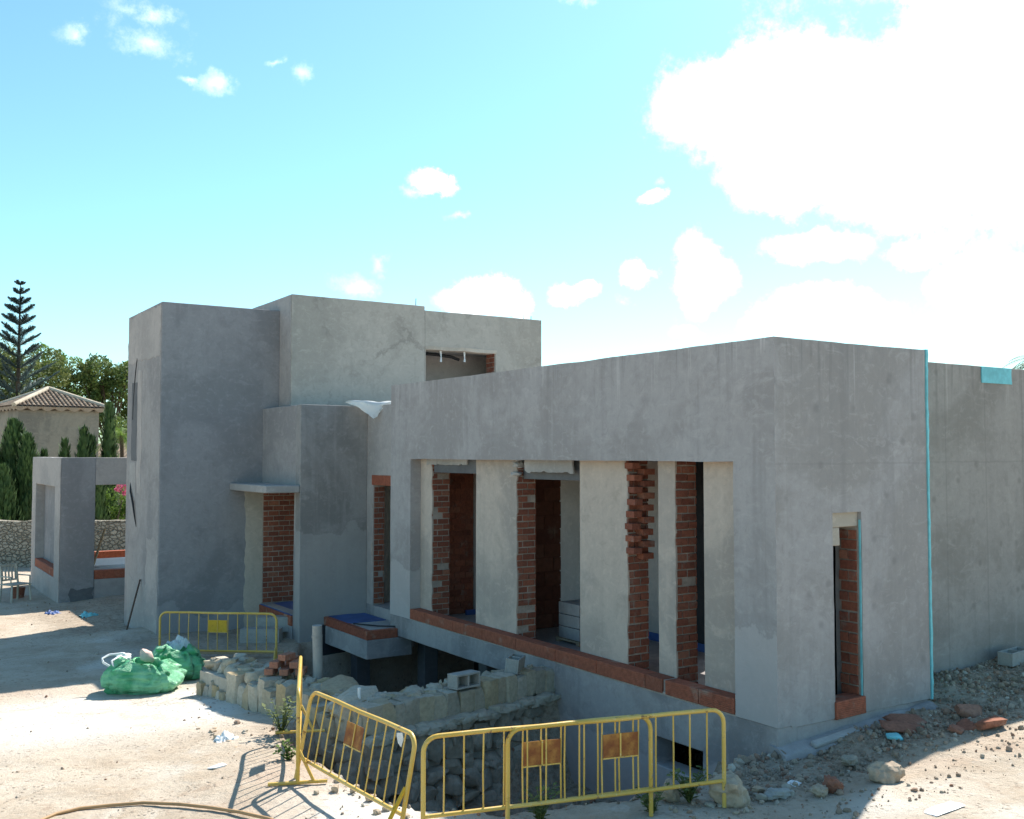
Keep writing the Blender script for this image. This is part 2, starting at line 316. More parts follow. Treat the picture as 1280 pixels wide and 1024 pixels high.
def soil():
    m, nt, b = mat('sandy_site_ground', .97, .08); co = nt.new('ShaderNodeNewGeometry').outputs['Position']
    big = nt.noise(co, .32, 7, .62, .5).outputs[0]; mid = nt.noise(nt.map(co, loc=(4, 9, 0)), 1.15, 7, .65, .4).outputs[0]
    fine = nt.noise(co, 9, 8, .72).outputs[0]; grit = nt.noise(co, 45, 6, .75).outputs[0]
    c = nt.mix(nt.ss(mid, .36, .66), (.545, .46, .365), (.45, .36, .27))
    c = nt.mix(nt.ss(big, .53, .66, 0, .55), c, (.50, .37, .28)); c = nt.mix(nt.ss(big, .44, .33, 0, .75), c, (.62, .575, .50))
    blot = nt.noise(nt.map(co, loc=(31, 7, 2)), 2.6, 8, .7, .8).outputs[0]
    c = nt.mix(nt.ss(blot, .55, .68, 0, .55), c, (.37, .265, .19)); c = nt.mix(nt.ss(blot, .42, .32, 0, .5), c, (.63, .585, .52))
    c = nt.mix(nt.ss(fine, .52, .66, 0, .55), c, (.35, .28, .215)); c = nt.mix(nt.ss(grit, .6, .72, 0, .45), c, (.20, .16, .13))
    # broken, greyer ground beside the walls and in the dug trench
    at = nt.new('ShaderNodeAttribute', attribute_name='rubble').outputs['Fac']
    g = nt.mix(nt.ss(fine, .38, .64), (.42, .34, .26), (.235, .18, .13)); g = nt.mix(nt.ss(mid, .5, .66, 0, .5), g, (.48, .41, .33))
    c = nt.mix(nt.math('MULTIPLY', at, nt.ss(mid, .3, .55, .72, 1.)), c, g)
    ce = nt.new('ShaderNodeAttribute', attribute_name='cement').outputs['Fac']
    c = nt.mix(nt.math('MULTIPLY', ce, nt.ss(nt.math('ADD', mid, nt.math('MULTIPLY', fine, .35)), .52, .74, .15, .95)), c, (.67, .635, .575))
    v = nt.new('ShaderNodeTexVoronoi'); nt.set(v.inputs['Vector'], co); v.inputs['Scale'].default_value = 13
    peb = nt.math('MULTIPLY', nt.ss(v.outputs[0], .26, .16), nt.ss(nt.noise(co, 1.7, 3).outputs[0], .45, .6))
    v2 = nt.new('ShaderNodeTexVoronoi'); nt.set(v2.inputs['Vector'], nt.map(co, loc=(3, 1, 0))); v2.inputs['Scale'].default_value = 6.5
    pe2 = nt.math('MULTIPLY', nt.ss(nt.math('ADD', v2.outputs[0], nt.math('MULTIPLY', fine, .25)), .33, .24), nt.ss(nt.noise(nt.map(co, loc=(8, 2, 0)), 1.1, 4, .6).outputs[0], .47, .58))
    c = nt.mix(nt.math('MULTIPLY', peb, .7), c, (.25, .20, .155)); c = nt.mix(nt.math('MULTIPLY', pe2, .65), c, (.27, .19, .14))
    nt.set(b.inputs['Base Color'], c)
    h = nt.math('ADD', nt.math('MULTIPLY', fine, 1.0), nt.math('ADD', nt.math('MULTIPLY', grit, .35), nt.math('ADD', nt.math('MULTIPLY', peb, .35), nt.math('MULTIPLY', mid, 1.2))))
    nt.set(b.inputs['Normal'], nt.bump(h, .8, .05)); return m
M['soil'] = soil()
def stonewall_mat(name, a, bcol, sc=4.2, joint=(.30, .27, .22)):
    m, nt, b = mat(name, .96, .1); co = objco(nt); n = nt.noise(co, 3, 5, .6)
    off = nt.new('ShaderNodeVectorMath', operation='MULTIPLY_ADD'); nt.set(off.inputs[0], n.outputs[1]); off.inputs[1].default_value = (.22,) * 3; nt.set(off.inputs[2], nt.map(co, (1, 1, 1.5)))
    v = nt.new('ShaderNodeTexVoronoi'); nt.set(v.inputs['Vector'], off.outputs[0]); v.inputs['Scale'].default_value = sc
    e = nt.new('ShaderNodeTexVoronoi', feature='DISTANCE_TO_EDGE'); nt.set(e.inputs['Vector'], off.outputs[0]); e.inputs['Scale'].default_value = sc
    sp = nt.new('ShaderNodeSeparateColor'); nt.set(sp.inputs[0], v.outputs[1]); c = nt.mix(sp.outputs[0], a, bcol)
    f = nt.noise(co, 22, 6, .7).outputs[0]; c = nt.mix(nt.ss(f, .4, .7, 0, .4), c, tuple(x * .5 for x in a)); c = nt.mix(nt.ss(e.outputs[0], .07, .02), c, joint)
    nt.set(b.inputs['Base Color'], c); nt.set(b.inputs['Normal'], nt.bump(nt.math('ADD', nt.ss(e.outputs[0], 0, .12), nt.math('MULTIPLY', f, .4)), 1., .06)); return m
M['perim'] = stonewall_mat('dry_stone', (.30, .265, .205), (.42, .38, .31), 5.5, (.22, .195, .155))
M['oldstone'] = plaster('old_house_wall', (.30, .26, .205), (.22, .195, .16), .3, 1., .5, 111.)
M['rooftile'] = islandmat('old_roof_tile', [(.25, .185, .13), (.33, .255, .19), (.21, .155, .115), (.30, .225, .165)], .95, .5, 5, .01, dirt=(.22, .17, .13))
def glassy():
    m, nt, b = mat('clear_plastic_film', .25, .5); b.inputs['Base Color'].default_value = (.82, .85, .85, 1)
    tr = nt.new('ShaderNodeBsdfTransparent'); tl = nt.new('ShaderNodeBsdfTranslucent'); tl.inputs[0].default_value = (.85, .88, .88, 1)
    a = nt.new('ShaderNodeMixShader'); a.inputs[0].default_value = .4; nt.l.new(b.outputs[0], a.inputs[1]); nt.l.new(tl.outputs[0], a.inputs[2])
    n = nt.noise(objco(nt), 5, 4).outputs[0]; mx = nt.new('ShaderNodeMixShader'); nt.set(mx.inputs[0], nt.ss(n, .5, .75, 0, .35)); nt.l.new(a.outputs[0], mx.inputs[1]); nt.l.new(tr.outputs[0], mx.inputs[2])
    nt.l.new(mx.outputs[0], nt.n['Material Output'].inputs[0]); return m
M['film'] = glassy()
# ------------------------------------------------------------------ sky
def make_world():
    w = bpy.data.worlds.new('World'); scene.world = w; w.use_nodes = True; nt = NT(w.node_tree); bg = nt.n['Background']
    sky = nt.new('ShaderNodeTexSky', sky_type='NISHITA'); sky.sun_disc = False; sky.sun_elevation = SUN_EL; sky.sun_rotation = SUN_AZ
    sky.altitude = 0; sky.air_density = 1.0; sky.dust_density = .45; sky.ozone_density = 1.2
    tc = nt.new('ShaderNodeTexCoord').outputs['Generated']
    nv = nt.noise(tc, 10, 10, .66); nf = nt.noise(tc, 34, 10, .72)
    base = nt.new('ShaderNodeVectorMath', operation='MULTIPLY_ADD'); sub = nt.new('ShaderNodeVectorMath', operation='SUBTRACT'); nt.set(sub.inputs[0], nv.outputs[1]); sub.inputs[1].default_value = (.5, .5, .5)
    nt.set(base.inputs[0], sub.outputs[0]); base.inputs[1].default_value = (.055, .055, .055); nt.set(base.inputs[2], tc)
    sp = nt.new('ShaderNodeSeparateXYZ'); nt.set(sp.inputs[0], base.outputs[0])
    az = nt.math('ARCTAN2', sp.outputs[0], sp.outputs[1]); el = nt.math('ARCSINE', sp.outputs[2])
    cb = nt.new('ShaderNodeCombineXYZ'); nt.set(cb.inputs[0], az); nt.set(cb.inputs[1], el); uv = cb.outputs[0]
    def field(lst):
        cur = None
        for px, py, rx, ry in lst:
            r = ray(px, py).normalized(); a, e = math.atan2(r.x, r.y), math.asin(r.z); ru, rv = rx / FPX, ry / FPX
            q = nt.new('ShaderNodeVectorMath', operation='LENGTH'); nt.set(q.inputs[0], nt.map(uv, (1 / ru, 1 / rv, 0), (-a / ru, -e / rv, 0)))
            d = q.outputs['Value']; cur = d if cur is None else nt.math('SMOOTH_MIN', cur, d, .25)
        return cur
    solid = [(905, 130, 85, 60), (1000, 150, 120, 95), (1080, 185, 115, 80), (1160, 150, 130, 95), (1230, 60, 110, 80), (1260, 180, 110, 60), (985, 225, 75, 45), (1330, 100, 120, 120), (1145, 235, 80, 42), (1400, 60, 200, 200),
             (543, 224, 34, 16), (1020, 308, 62, 23), (874, 340, 32, 44), (1222, 360, 48, 34), (1040, 390, 78, 28), (968, 402, 40, 16), (600, 372, 52, 27), (640, 380, 28, 16), (725, 369, 34, 13), (1150, 313, 36, 17), (822, 252, 18, 11), (800, 345, 22, 18), (1600, -150, 400, 220)]
    wisp = [(160, 15, 28, 20), (190, 22, 34, 10), (262, 96, 24, 16), (232, 92, 14, 7), (378, 97, 17, 16), (345, 75, 16, 8), (95, 38, 22, 12), (476, 332, 12, 16), (445, 357, 36, 13), (828, 232, 12, 9), (785, 380, 13, 12), (858, 412, 26, 8), (575, 266, 24, 7), (510, 238, 36, 12), (190, 48, 60, 18), (715, 5, 40, 8)]
    n = nt.math('ADD', nt.math('MULTIPLY', nt.math('SUBTRACT', nv.outputs[0], .5), 1.5), nt.math('MULTIPLY', nt.math('SUBTRACT', nf.outputs[0], .5), 1.3))
    m1 = nt.ss(nt.math('ADD', field(solid), n), 1.24, .52); m2 = nt.ss(nt.math('ADD', field(wisp), nt.math('MULTIPLY', n, 2.2)), 1.05, -.6, 0, .5)
    msk = nt.math('MAXIMUM', m1, m2)
    tint = nt.mix(1., sky.outputs[0], (.69, .985, .985), 'MULTIPLY')
    shade = nt.mix(nt.ss(nf.outputs[0], .35, .65), (8.6, 8.9, 9.1), (12, 12.1, 12.1))
    nt.set(bg.inputs[0], nt.mix(msk, tint, shade)); bg.inputs[1].default_value = .111
make_world()
# ------------------------------------------------------------------ ground
GP = np.array([(3.97,10.24,0),(4.8,12.2,-.08),(5,7.7,0),(7.3,7.6,0),(8.8,7.9,-.02),(10.5,8,.15),(11.7,8,.2),(13,8.6,.32),(15,8.6,.38),(20,8,.4),(12,6.5,.2),(9,6,.07),(9,3,0),(4,5,0),(0,5,0),
 (1.7,10.8,-.12),(3,13,-.2),(4.6,15,-.3),(4.2,17,-.42),(3,18,-.43),(0,17,-.42),(-4,12,-.3),(5,19.5,-.45),(6.5,18.3,-.45),(7,20.5,-.42),(5.3,22.2,-.36),(5.4,25,-.58),(3,23,-.52),(4,28,-.62),
 (4.7,29.9,-.62),(6.3,29.5,-.5),(4,31.4,-.7),(4.6,41,-.8),(-10,40,-.9),(0,33,-.75),(20,-10,0),(-20,0,-.3),(13,14,.1),(12,20,0),(30,30,0),(0,80,-.9),(60,60,-.2)])
TRENCH = [(4.66,12.75),(4.42,11.2),(4.46,10.4),(4.45,9.7),(4.62,9.05),(5.2,8.3),(5.8,8.25),(6.8,7.95),(7.5,7.95),(8.1,8.2),(8.95,8.35),(8.95,9.05),(10.6,9.1),(10.6,12.5),(5.4,12.6)]
PIT = [(6.05,15.6),(5.95,13.5),(6.1,12.75),(8.9,13.0),(12,13),(12,19.7),(7.7,19.7),(7.0,18.3),(6.35,16.8)]
def poly_in(px, py, poly):
    # signed distance, positive inside
    d = np.full(px.shape, 1e9); ins = np.zeros(px.shape, bool); n = len(poly)
    for i in range(n):
        ax, ay = poly[i]; bx, by = poly[(i + 1) % n]; ex, ey = bx - ax, by - ay
        t = np.clip(((px - ax) * ex + (py - ay) * ey) / (ex * ex + ey * ey), 0, 1)
        d = np.minimum(d, np.hypot(px - ax - t * ex, py - ay - t * ey))
        c = (ay > py) != (by > py)
        with np.errstate(divide='ignore', invalid='ignore'): ins ^= c & (px < ex * (py - ay) / (ey if ey else 1e-9) + ax)
    return np.where(ins, d, -d)
def sst(a): a = np.clip(a, 0, 1); return a * a * (3 - 2 * a)
def ground_base(x, y):
    x = np.asarray(x, float); y = np.asarray(y, float); num = np.zeros(x.shape); den = np.zeros(x.shape)
    for gx, gy, g in GP:
        w = 1 / ((x - gx) ** 2 + (y - gy) ** 2 + .35) ** 1.6; num += w * g; den += w
    return num / den
def ground(x, y):
    x = np.asarray(x, float); y = np.asarray(y, float); z = ground_base(x, y)
    t = sst((poly_in(x, y, TRENCH) + .08) / .6); z = z * (1 - t) + t * -1.35
    p = sst((poly_in(x, y, PIT) + .02) / .16); z = z * (1 - p) + p * -2.8
    return z
def gz(x, y): return float(ground(np.array([x]), np.array([y]))[0])
def gpt(px, py):
    z = 0.
    for _ in range(12): p = atz(px, py, z); z = float(ground_base(np.array([p.x]), np.array([p.y]))[0])
    return atz(px, py, z)
def axis(lo, hi, step, far):
    a = list(np.arange(lo, hi + step / 2, step)); s = step
    b = hi; up = []
    while b < far: s *= 1.22; b += s; up.append(b)
    s = step; b = lo; dn = []
    while b > -far: s *= 1.22; b -= s; dn.append(b)
    return np.array(dn[::-1] + a + up)
gxs, gys = axis(-4, 16, .075, 1500), axis(5.2, 22.5, .075, 1500)
GX, GY = np.meshgrid(gxs, gys); GZ = ground(GX, GY)
nz = np.zeros(GX.shape); rub = np.zeros(GX.shape); cem = np.zeros(GX.shape)
near = (GX > -30) & (GX < 40) & (GY > -5) & (GY < 60)
tr = poly_in(GX, GY, TRENCH)
# rubble mask: the strip in front of the corner and right wall, the trench with its lips, along the tower foot
rub = np.maximum(rub, sst((tr + .35) / .4))
rub = np.maximum(rub, sst((GX - 7.1) / .8) * sst((GY - (6.75 + .02 * (GX - 7))) / .6) * (GY < 12))
rub = np.maximum(rub, sst((GX - 3.2) / 1.2) * sst((GY - 22.6) / 1.5) * sst((30.5 - GY) / 1.0) * .85)
rub = np.maximum(rub, .5 * sst((GX - 4.3) / .5) * sst((GY - 15) / 2) * (GX < 8) * sst((23 - GY) / 1))
cem = np.maximum(cem, sst(1.3 - np.hypot((GX - 3.1) / 3.6, (GY - 15.6) / 2.3)))
cem = np.maximum(cem, .9 * sst(1.2 - np.hypot((GX - 4.2) / .9, (GY - 8.9) / 1.6))); cem = np.maximum(cem, .6 * sst(1.2 - np.hypot((GX - 8.6) / 1.3, (GY - 6.3) / .5)))
for i, j in zip(*np.nonzero(near)):
    x, y = GX[i, j], GY[i, j]; k = rub[i, j]
    a = MN.noise((x * .7, y * .7, 0)) * .035 + MN.noise((x * 2.3, y * 2.3, 5)) * (.014 + .03 * k)
    a += MN.noise((x * 6.5, y * 6.5, 9)) * (.006 + .028 * k)
    nz[i, j] = a
GZ = GZ + nz
ny, nx = GX.shape
idx = np.arange(nx * ny).reshape(ny, nx)
quads = np.stack([idx[:-1, :-1], idx[:-1, 1:], idx[1:, 1:], idx[1:, :-1]], -1).reshape(-1, 4)
me = bpy.data.meshes.new('ground'); me.from_pydata(np.stack([GX, GY, GZ], -1).reshape(-1, 3).tolist(), [], quads.tolist())
me.polygons.foreach_set('use_smooth', [True] * len(me.polygons))
for nm, ar in (('rubble', rub), ('cement', cem)):
    at_ = me.attributes.new(nm, 'FLOAT', 'POINT'); at_.data.foreach_set('value', ar.reshape(-1).astype(np.float32))
me.materials.append(M['soil']); go = bpy.data.objects.new('ground', me); COL.objects.link(go); go['kind'] = 'structure'
# ------------------------------------------------------------------ the unfinished house
villa = thing('unfinished_house', 'flat roofed grey rendered house shell with bare brick reveals and no windows', 'house', (8.84, 8.13, 0))
def part(name, mb, m, parent=villa, smooth=25, bevel=.012, wob=.006, label=None):
    if wob: mb.wobble(wob)
    o = link(name, mb, M[m] if isinstance(m, str) else m, parent, smooth, bevel)
    if label: o['label'] = label
    return o
XL, YC = 8.84, 8.13
# long facade: frame around the big opening
fw = part('facade_wall', MB().wall('x', XL, XL + .22, YC, 18.04, .30, 4.75, [(8.79, 17.2, 0, 3.31)], cell=.13), 'facade', bevel=0, wob=.007)
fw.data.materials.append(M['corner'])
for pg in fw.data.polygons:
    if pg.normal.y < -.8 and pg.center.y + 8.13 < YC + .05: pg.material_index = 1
part('facade_wall', MB().wall('x', XL + .004, XL + .22, 17.2, 18.04, -.088, .296), 'conc')
part('corner_wall', MB().wall('y', YC, YC + .40, XL + .22, 11.64, .28, 4.75, [(9.81, 10.335, .0, 2.70)], cell=.13), 'corner', bevel=0, wob=.007)
part('parapet', MB().wall('x', 11.42, 11.636, YC + .40, 18.04, 3.4, 4.75).wall('y', 17.85, 18.04, XL + .22, 11.42, 3.4, 4.74), 'corner')
part('roof_slab', MB().box(XL + .22, 11.42, YC + .4, 17.85, 3.36, 4.2), 'inner', bevel=0, wob=0)
part('floor_slab', MB().box(XL + .30, 11.64, YC + .05, 19.79, -.09, .262), 'conc', bevel=0, wob=.004)
def brick_face(mb, ax, a, u0, u1, z0, z1, sgn, ch=.105, bl=.235, ragged=0, depth=.10, gap=.019):
    # courses of separate bricks on the face ax=a looking along sgn
    n = max(1, round((z1 - z0) / ch)); h = (z1 - z0) / n
    for r in range(n):
        z = z0 + r * h; u = u0 - (bl * .5 if r % 2 else U(0, .03))
        while u < u1 - .01:
            A, B = max(u, u0), min(u + bl, u1); u += bl
            if B - A < .03: continue
            p = U(-.004, .009); pu = U(-.004, .004)
            if ragged and R() < ragged * .35: p -= U(.008, .02)
            q0, q1 = (a - sgn * depth, a + sgn * p); q0, q1 = min(q0, q1), max(q0, q1); g = gap / 2
            if ax == 'y': mb.box(A + g, B - g, q0, q1, z + g + pu, z + h - g + pu)
            else: mb.box(q0, q1, A + g, B - g, z + g + pu, z + h - g + pu)
    return mb
XP, XJ = 9.06, 9.45
pil = [(16.74, 17.196, .55), (13.86, 15.15, .25), (11.04, 12.15, .2), (10.06, 10.40, .15), (8.80, 9.53, .1)]
for i, (y0, y1, rg) in enumerate(pil):
    zt = 3.355
    f = MB().wall('x', XP, XP + .03, y0, y1, .30, zt, cell=.11)
    # the plaster skin ends raggedly at the brick reveal
    vs = []
    for v in f.v:
        if abs(v[1] - y0) < 1e-3 and i < 4: v = (v[0], v[1] + max(0, (.03 + .05 * rg) * (MN.noise((v[2] * 5.1, i * 7.3, 0)) + .1)) * (2.0 if (i in (0, 2) and v[2] > 2.3) else 1), v[2])
        vs.append(v)
    f.v = vs
    pp = part('window_pillar', f, 'pillar', bevel=0, wob=.003)
    core = MB().wall('x', XP + .03, XJ - .01, y0 + .024, y1, .29, zt)
    part('mortar_core', core, 'mortar', pp, wob=0, bevel=0)
    jb = brick_face(MB(), 'y', y0 + .010, XP + .006, XJ, .30, zt, -1, ragged=rg)
    part('brick_reveal', jb, 'brick', pp, smooth=None, bevel=.004, wob=.003)
    if i == 2:   # toothed bricks left standing out near the head of this pillar
        t = MB()
        for k in range(16):
            z = 1.98 + .105 * k * .8
            if z > 3.24: break
            if k % 2: t.obox((XP + .07 + U(-.02, .02), y0 - .055 + U(-.02, .02), z), (.15, .17, .085), (0, 0, U(-.06, .06)))
            else: t.obox((XP + .28 + U(-.02, .02), y0 - .05 + U(-.02, .02), z), (.20, .15, .085), (0, 0, U(-.06, .06)))
        part('toothed_brick', t, 'brick', pp, smooth=None, bevel=.005, wob=.004)
    if i in (0, 1):   # broken mortar lumps and lintel scraps over the opening
        t = MB()
        for k in range(14): t.rock((XP + U(0, .25), y0 - U(-.06, .10), 3.33 - abs(random.gauss(0, .10))), (U(.05, .16), U(.05, .2), U(.03, .09)), U(0, 3))
        part('broken_render', t, 'lightp', pp, smooth=40, bevel=0, wob=0)
def lintel(y0, y1, z0, x1=XP + .02):
    t = MB().wall('x', XP - .01, x1, y0, y1, z0, 3.37, cell=.07)
    t.v = [(v[0], v[1] + (.03 * MN.noise((v[2] * 6, v[1] * 4, 1))), v[2] + (.05 * MN.noise((v[1] * 7, 3, 0)) if abs(v[2] - z0) < 1e-3 else 0)) for v in t.v]
    part('lintel_render', t, 'lightp', bevel=0, wob=.004)
lintel(15.45, 16.95, 3.21); lintel(12.32, 13.62, 3.12)
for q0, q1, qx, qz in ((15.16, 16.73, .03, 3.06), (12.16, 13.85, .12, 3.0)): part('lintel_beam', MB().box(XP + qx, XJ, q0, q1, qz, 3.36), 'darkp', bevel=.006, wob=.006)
# brick sill along the opening, in lengths
y = 8.80
sl_len = [.62, .62, .05, .34, 1.05, 1.0, 1.08, 1.02, .98, 1.04, .62]
for k, L in enumerate(sl_len):
    y2 = min(y + L, 17.195)
    if L > .1:
        mb = MB().box(XL - .004, XP + .0, y + .006, y2 - .006, .312, .498)
        m = 'brick' if k == 3 else 'bandbrick'
        part('sill_brick', mb, m, smooth=None, bevel=.008, wob=.004, label='broken paler sill brick beside a gap' if k == 3 else None)
    y = y2
part('sill_bed', MB().box(XL + .012, XP + .02, 8.79, 17.2, .29, .335).box(XL + .03, XP - .01, 8.8, 17.19, .335, .485), 'mortar', bevel=0, wob=0)
# ring beam over the pit, foundation wall with its low opening in the trench
part('ring_beam', MB().wall('x', XL + .006, XL + .32, 12.5, 17.62, -.09, .298), 'conc')
part('foundation_wall', MB().wall('x', XL + .012, XL + .32, YC + .01, 12.5, -1.7, .298, [(9.37, 10.25, -.62, -.26)]), 'conc', wob=.01)
part('foundation_wall', MB().wall('y', YC + .014, YC + .34, XL + .32, 11.6, -.6, .277), 'conc', wob=.008)
ft = MB(); nf_ = 26
for k in range(nf_ + 1):      # cast toe flaring out of the wall foot, uneven along its length
    x = 8.80 + 2.82 * k / nf_; w = .09 + .05 * MN.noise((x * 2.1, 0, 0)) + (.10 if x < 10.4 else .02); zt = .05 + .17 * (x - 8.8) / 2.8 + .04 * MN.noise((x * 3, 5, 0))
    ft.v += [(x, YC + .10, -.6), (x, YC - w - .06, -.6), (x, YC - w - .02, zt - .12), (x, YC - w + .03, zt - .02), (x, YC - .03, zt + .03), (x, YC + .10, zt + .04)]
    if k:
        o_ = 6 * (k - 1); ft.f += [(o_ + q, o_ + q + 6, o_ + (q + 1) % 6 + 6, o_ + (q + 1) % 6) for q in range(6)]
ft.f += [(0, 1, 2, 3, 4, 5), tuple(6 * nf_ + q for q in (5, 4, 3, 2, 1, 0))]
part('footing', ft, 'conc', smooth=40, bevel=0, wob=.03)
part('footing', MB().obox((9.66, YC - .13, .115), (.80, .10, .06), (.35, -.06, .02)), 'lightp', bevel=.02, wob=.012, label='pale mortar fillet along the corner footing')
part('basement_wall', MB().wall('x', 11.7, 12.0, 12.6, 19.7, -2.9, -.09), 'tar', bevel=0)  # walls coloured black to paint in the darkness of the pit
part('basement_wall', MB().wall('y', 12.55, 12.85, 8.9, 12, -2.9, -.09), 'tar', bevel=0)
part('basement_wall', MB().wall('y', 19.7, 19.79, 7.98, 12, -2.9, -.1), 'tar', bevel=0)
part('basement_wall', MB().wall('x', 10.5, 10.8, 9.0, 12.5, -1.8, -.1), 'tar', bevel=0)
part('basement_wall', MB().wall('y', 8.9, 9.1, 9.17, 10.5, -1.8, -.1), 'tar', bevel=0)
for cx, cy in ((9.6, 17.9), (9.8, 15.9), (10.6, 14.6), (8.75, 19.2)): part('basement_column', MB().wall('x', cx - .15, cx + .15, cy - .15, cy + .15, -2.9, -.09), 'darkp')  # dark colour puts basement shade into the columns
# narrow slit window in the corner wall
SX0, SX1 = 9.81, 10.335
pw = part('slit_reveal', MB().wall('x', SX1 - .012, SX1 + .01, YC + .03, YC + .33, .45, 2.60), 'mortar', bevel=0, wob=0)
part('slit_brick', brick_face(MB(), 'x', SX1 - .032, YC + .05, YC + .325, .46, 2.48, -1, .125, .27, .25, .012), 'brick', pw, smooth=None, bevel=.004, wob=.004)
part('insulation_strip', MB().wall('x', SX1 - .020, SX1 - .012, YC + .003, YC + .03, .46, 2.60, cell=.1), 'xps', pw, bevel=0, wob=.004)
part('slit_head', MB().box(SX0, SX1, YC + .05, YC + .4, 2.52, 2.71).box(SX0 + .0, SX0 + .2, YC + .06, YC + .3, 2.30, 2.52), 'cream', bevel=.01)
sb = MB().obox((SX0 + .26, YC + .10, .375), (.54, .26, .21), (0, -.02, 0))
part('slit_sill', sb, 'bandbrick', smooth=None, bevel=.01, wob=.006)
part('slit_backing', MB().box(9.48, 11.4, YC + .72, YC + .80, .27, 3.35), 'tar', bevel=0, wob=0)  # black sheet painted as the shade inside the slit
# right wall, set back, and the insulation board in the joint
part('side_wall', MB().wall('y', 8.93, 9.15, 11.64, 26, -.3, 4.72), 'side')
t = MB().wall('x', 11.644, 11.678, YC - .018, 8.95, .27, 4.76, cell=.07)
t.v = [(v[0] + (.012 * MN.noise((v[2] * 2.2, 1, v[1])) if v[0] > 11.66 else 0) + (.03 * max(0, v[2] - 4.35) if v[0] > 11.66 else 0), v[1] + (.012 * MN.noise((v[2] * 9.3, 4, 0)) if v[1] < YC else 0), v[2]) for v in t.v]
part('insulation_board', t, 'xps', smooth=None, bevel=0, wob=0)
PX0, PX1 = 14.14, 14.92
t = MB().wall('y', 8.912, 8.929, PX0, PX1, 4.47, 4.715, cell=.08); t.v = [(v[0] + .03 * MN.noise((v[2] * 4, 2, v[0])), v[1], v[2] + (.05 * MN.noise((v[0] * 5, 7, 0)) - .06 * (v[0] - PX0) if v[2] < 4.43 else 0)) for v in t.v]
part('insulation_patch', t, 'xps', bevel=0, wob=0)
# interior
part('room_wall', MB().wall('x', 11.42, 11.63, 9.46, 17.84, .262, 3.36, [(9.6, 11.55, .3, 1.85), (16.6, 17.5, 1.1, 2.2)]), 'inner', bevel=0)  # unseen east opening added to bring daylight into the room
part('room_wall', MB().wall('y', 17.70, 17.84, 9.46, 11.42, .262, 3.36), 'inner', bevel=0)
part('clay_partition', brick_face(MB().box(9.47, 10.88, 15.21, 15.33, .262, 3.355), 'y', 15.195, 9.47, 10.9, .262, 3.05, -1, .25, .42, 0, .01), 'claypanel', smooth=None, bevel=0, wob=.002)
part('brick_partition', brick_face(MB().box(9.47, 10.40, 17.50, 17.69, .262, 3.355), 'y', 17.485, 9.47, 10.40, .262, 2.95, -1, .115, .25, .2, .01), 'brick', smooth=None, bevel=0, wob=.003)
part('room_column', MB().box(10.41, 10.75, 17.35, 17.69, .262, 3.356), 'inner', bevel=.01)
part('dark_doorway', MB().box(11.39, 11.416, 11.62, 12.75, .263, 3.3), 'tar', bevel=0, wob=0)  # black panel stands in for the shaded gap between two pillars
part('blue_strip', MB().box(10.10, 11.40, 17.24, 17.29, .263, .36).box(10.9, 11.41, 15.25, 15.33, .263, .40).box(11.38, 11.415, 11.6, 16.5, .263, .39), 'blue', bevel=0, wob=0)
# closed roofs behind, so that only the wall openings let light in
part('rear_block', MB().box(9.47, 14.7, 18.05, 21.36, 3.4, 4.3).box(9.47, 14.7, 21.10, 21.36, -.3, 3.4).box(14.4, 14.7, 18.05, 21.1, -.3, 3.4), 'inner', bevel=0, wob=0)
# entrance block
XS, YS, YT, ZS = 7.66, 19.80, 22.10, 4.42
part('entrance_wall', MB().wall('y', YS, YS + .26, XS, 9.15, -.7, ZS), 'small')
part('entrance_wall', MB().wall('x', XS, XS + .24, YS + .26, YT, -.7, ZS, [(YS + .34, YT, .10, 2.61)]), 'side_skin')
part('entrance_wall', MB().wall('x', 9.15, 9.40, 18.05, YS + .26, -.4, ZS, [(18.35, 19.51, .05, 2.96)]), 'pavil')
part('entrance_roof', MB().box(XS + .24, 9.4, YS + .26, YT, 3.9, ZS - .05), 'conc', bevel=0, wob=0)
part('mortar_backing', MB().box(XS + .01, 8.5, YT - .022, YT - .003, 0, 2.75), 'mortar', bevel=0, wob=0)
part('entrance_lining', brick_face(MB(), 'y', YT - .03, XS + .02, 8.5, .10, 2.7, -1, .115, .245, 0, .02), 'brick', smooth=None, bevel=.004, wob=.003)
dr = part('door_reveal', MB().box(9.152, 9.42, 19.515, 19.60, .05, 2.96), 'mortar', bevel=0, wob=0)
part('door_brick', brick_face(MB(), 'y', 19.50, 9.17, 9.42, .06, 2.72, -1, .11, .22, .3, .02), 'brick', dr, smooth=None, bevel=.004, wob=.005)
part('door_lintel', MB().box(9.14, 9.43, 18.3, 19.56, 2.76, 2.965), 'bandbrick', smooth=None, bevel=.006, wob=.006)
part('door_backing', MB().box(11.0, 11.1, 18.1, 21, -.1, 3.4), 'inner', bevel=0, wob=0)
part('canopy', MB().wall('y', YS + .004, YT - .004, 6.93, XS - .004, 2.615, 2.77), 'lightp', bevel=.02, wob=.008)
part('threshold', MB().box(XS - .05, XS + .23, YS + .35, YT - .02, -.13, .075), 'bandbrick', smooth=None, bevel=.01, wob=.006)
part('step_base', MB().wall('x', XS - .035, XS - .004, YS + .34, YT - .03, -.9, -.135), 'conc')
part('threshold_membrane', MB().box(XS - .03, XS + .9, YS + .36, YT - .03, .078, .092), 'blue', bevel=0, wob=.004)
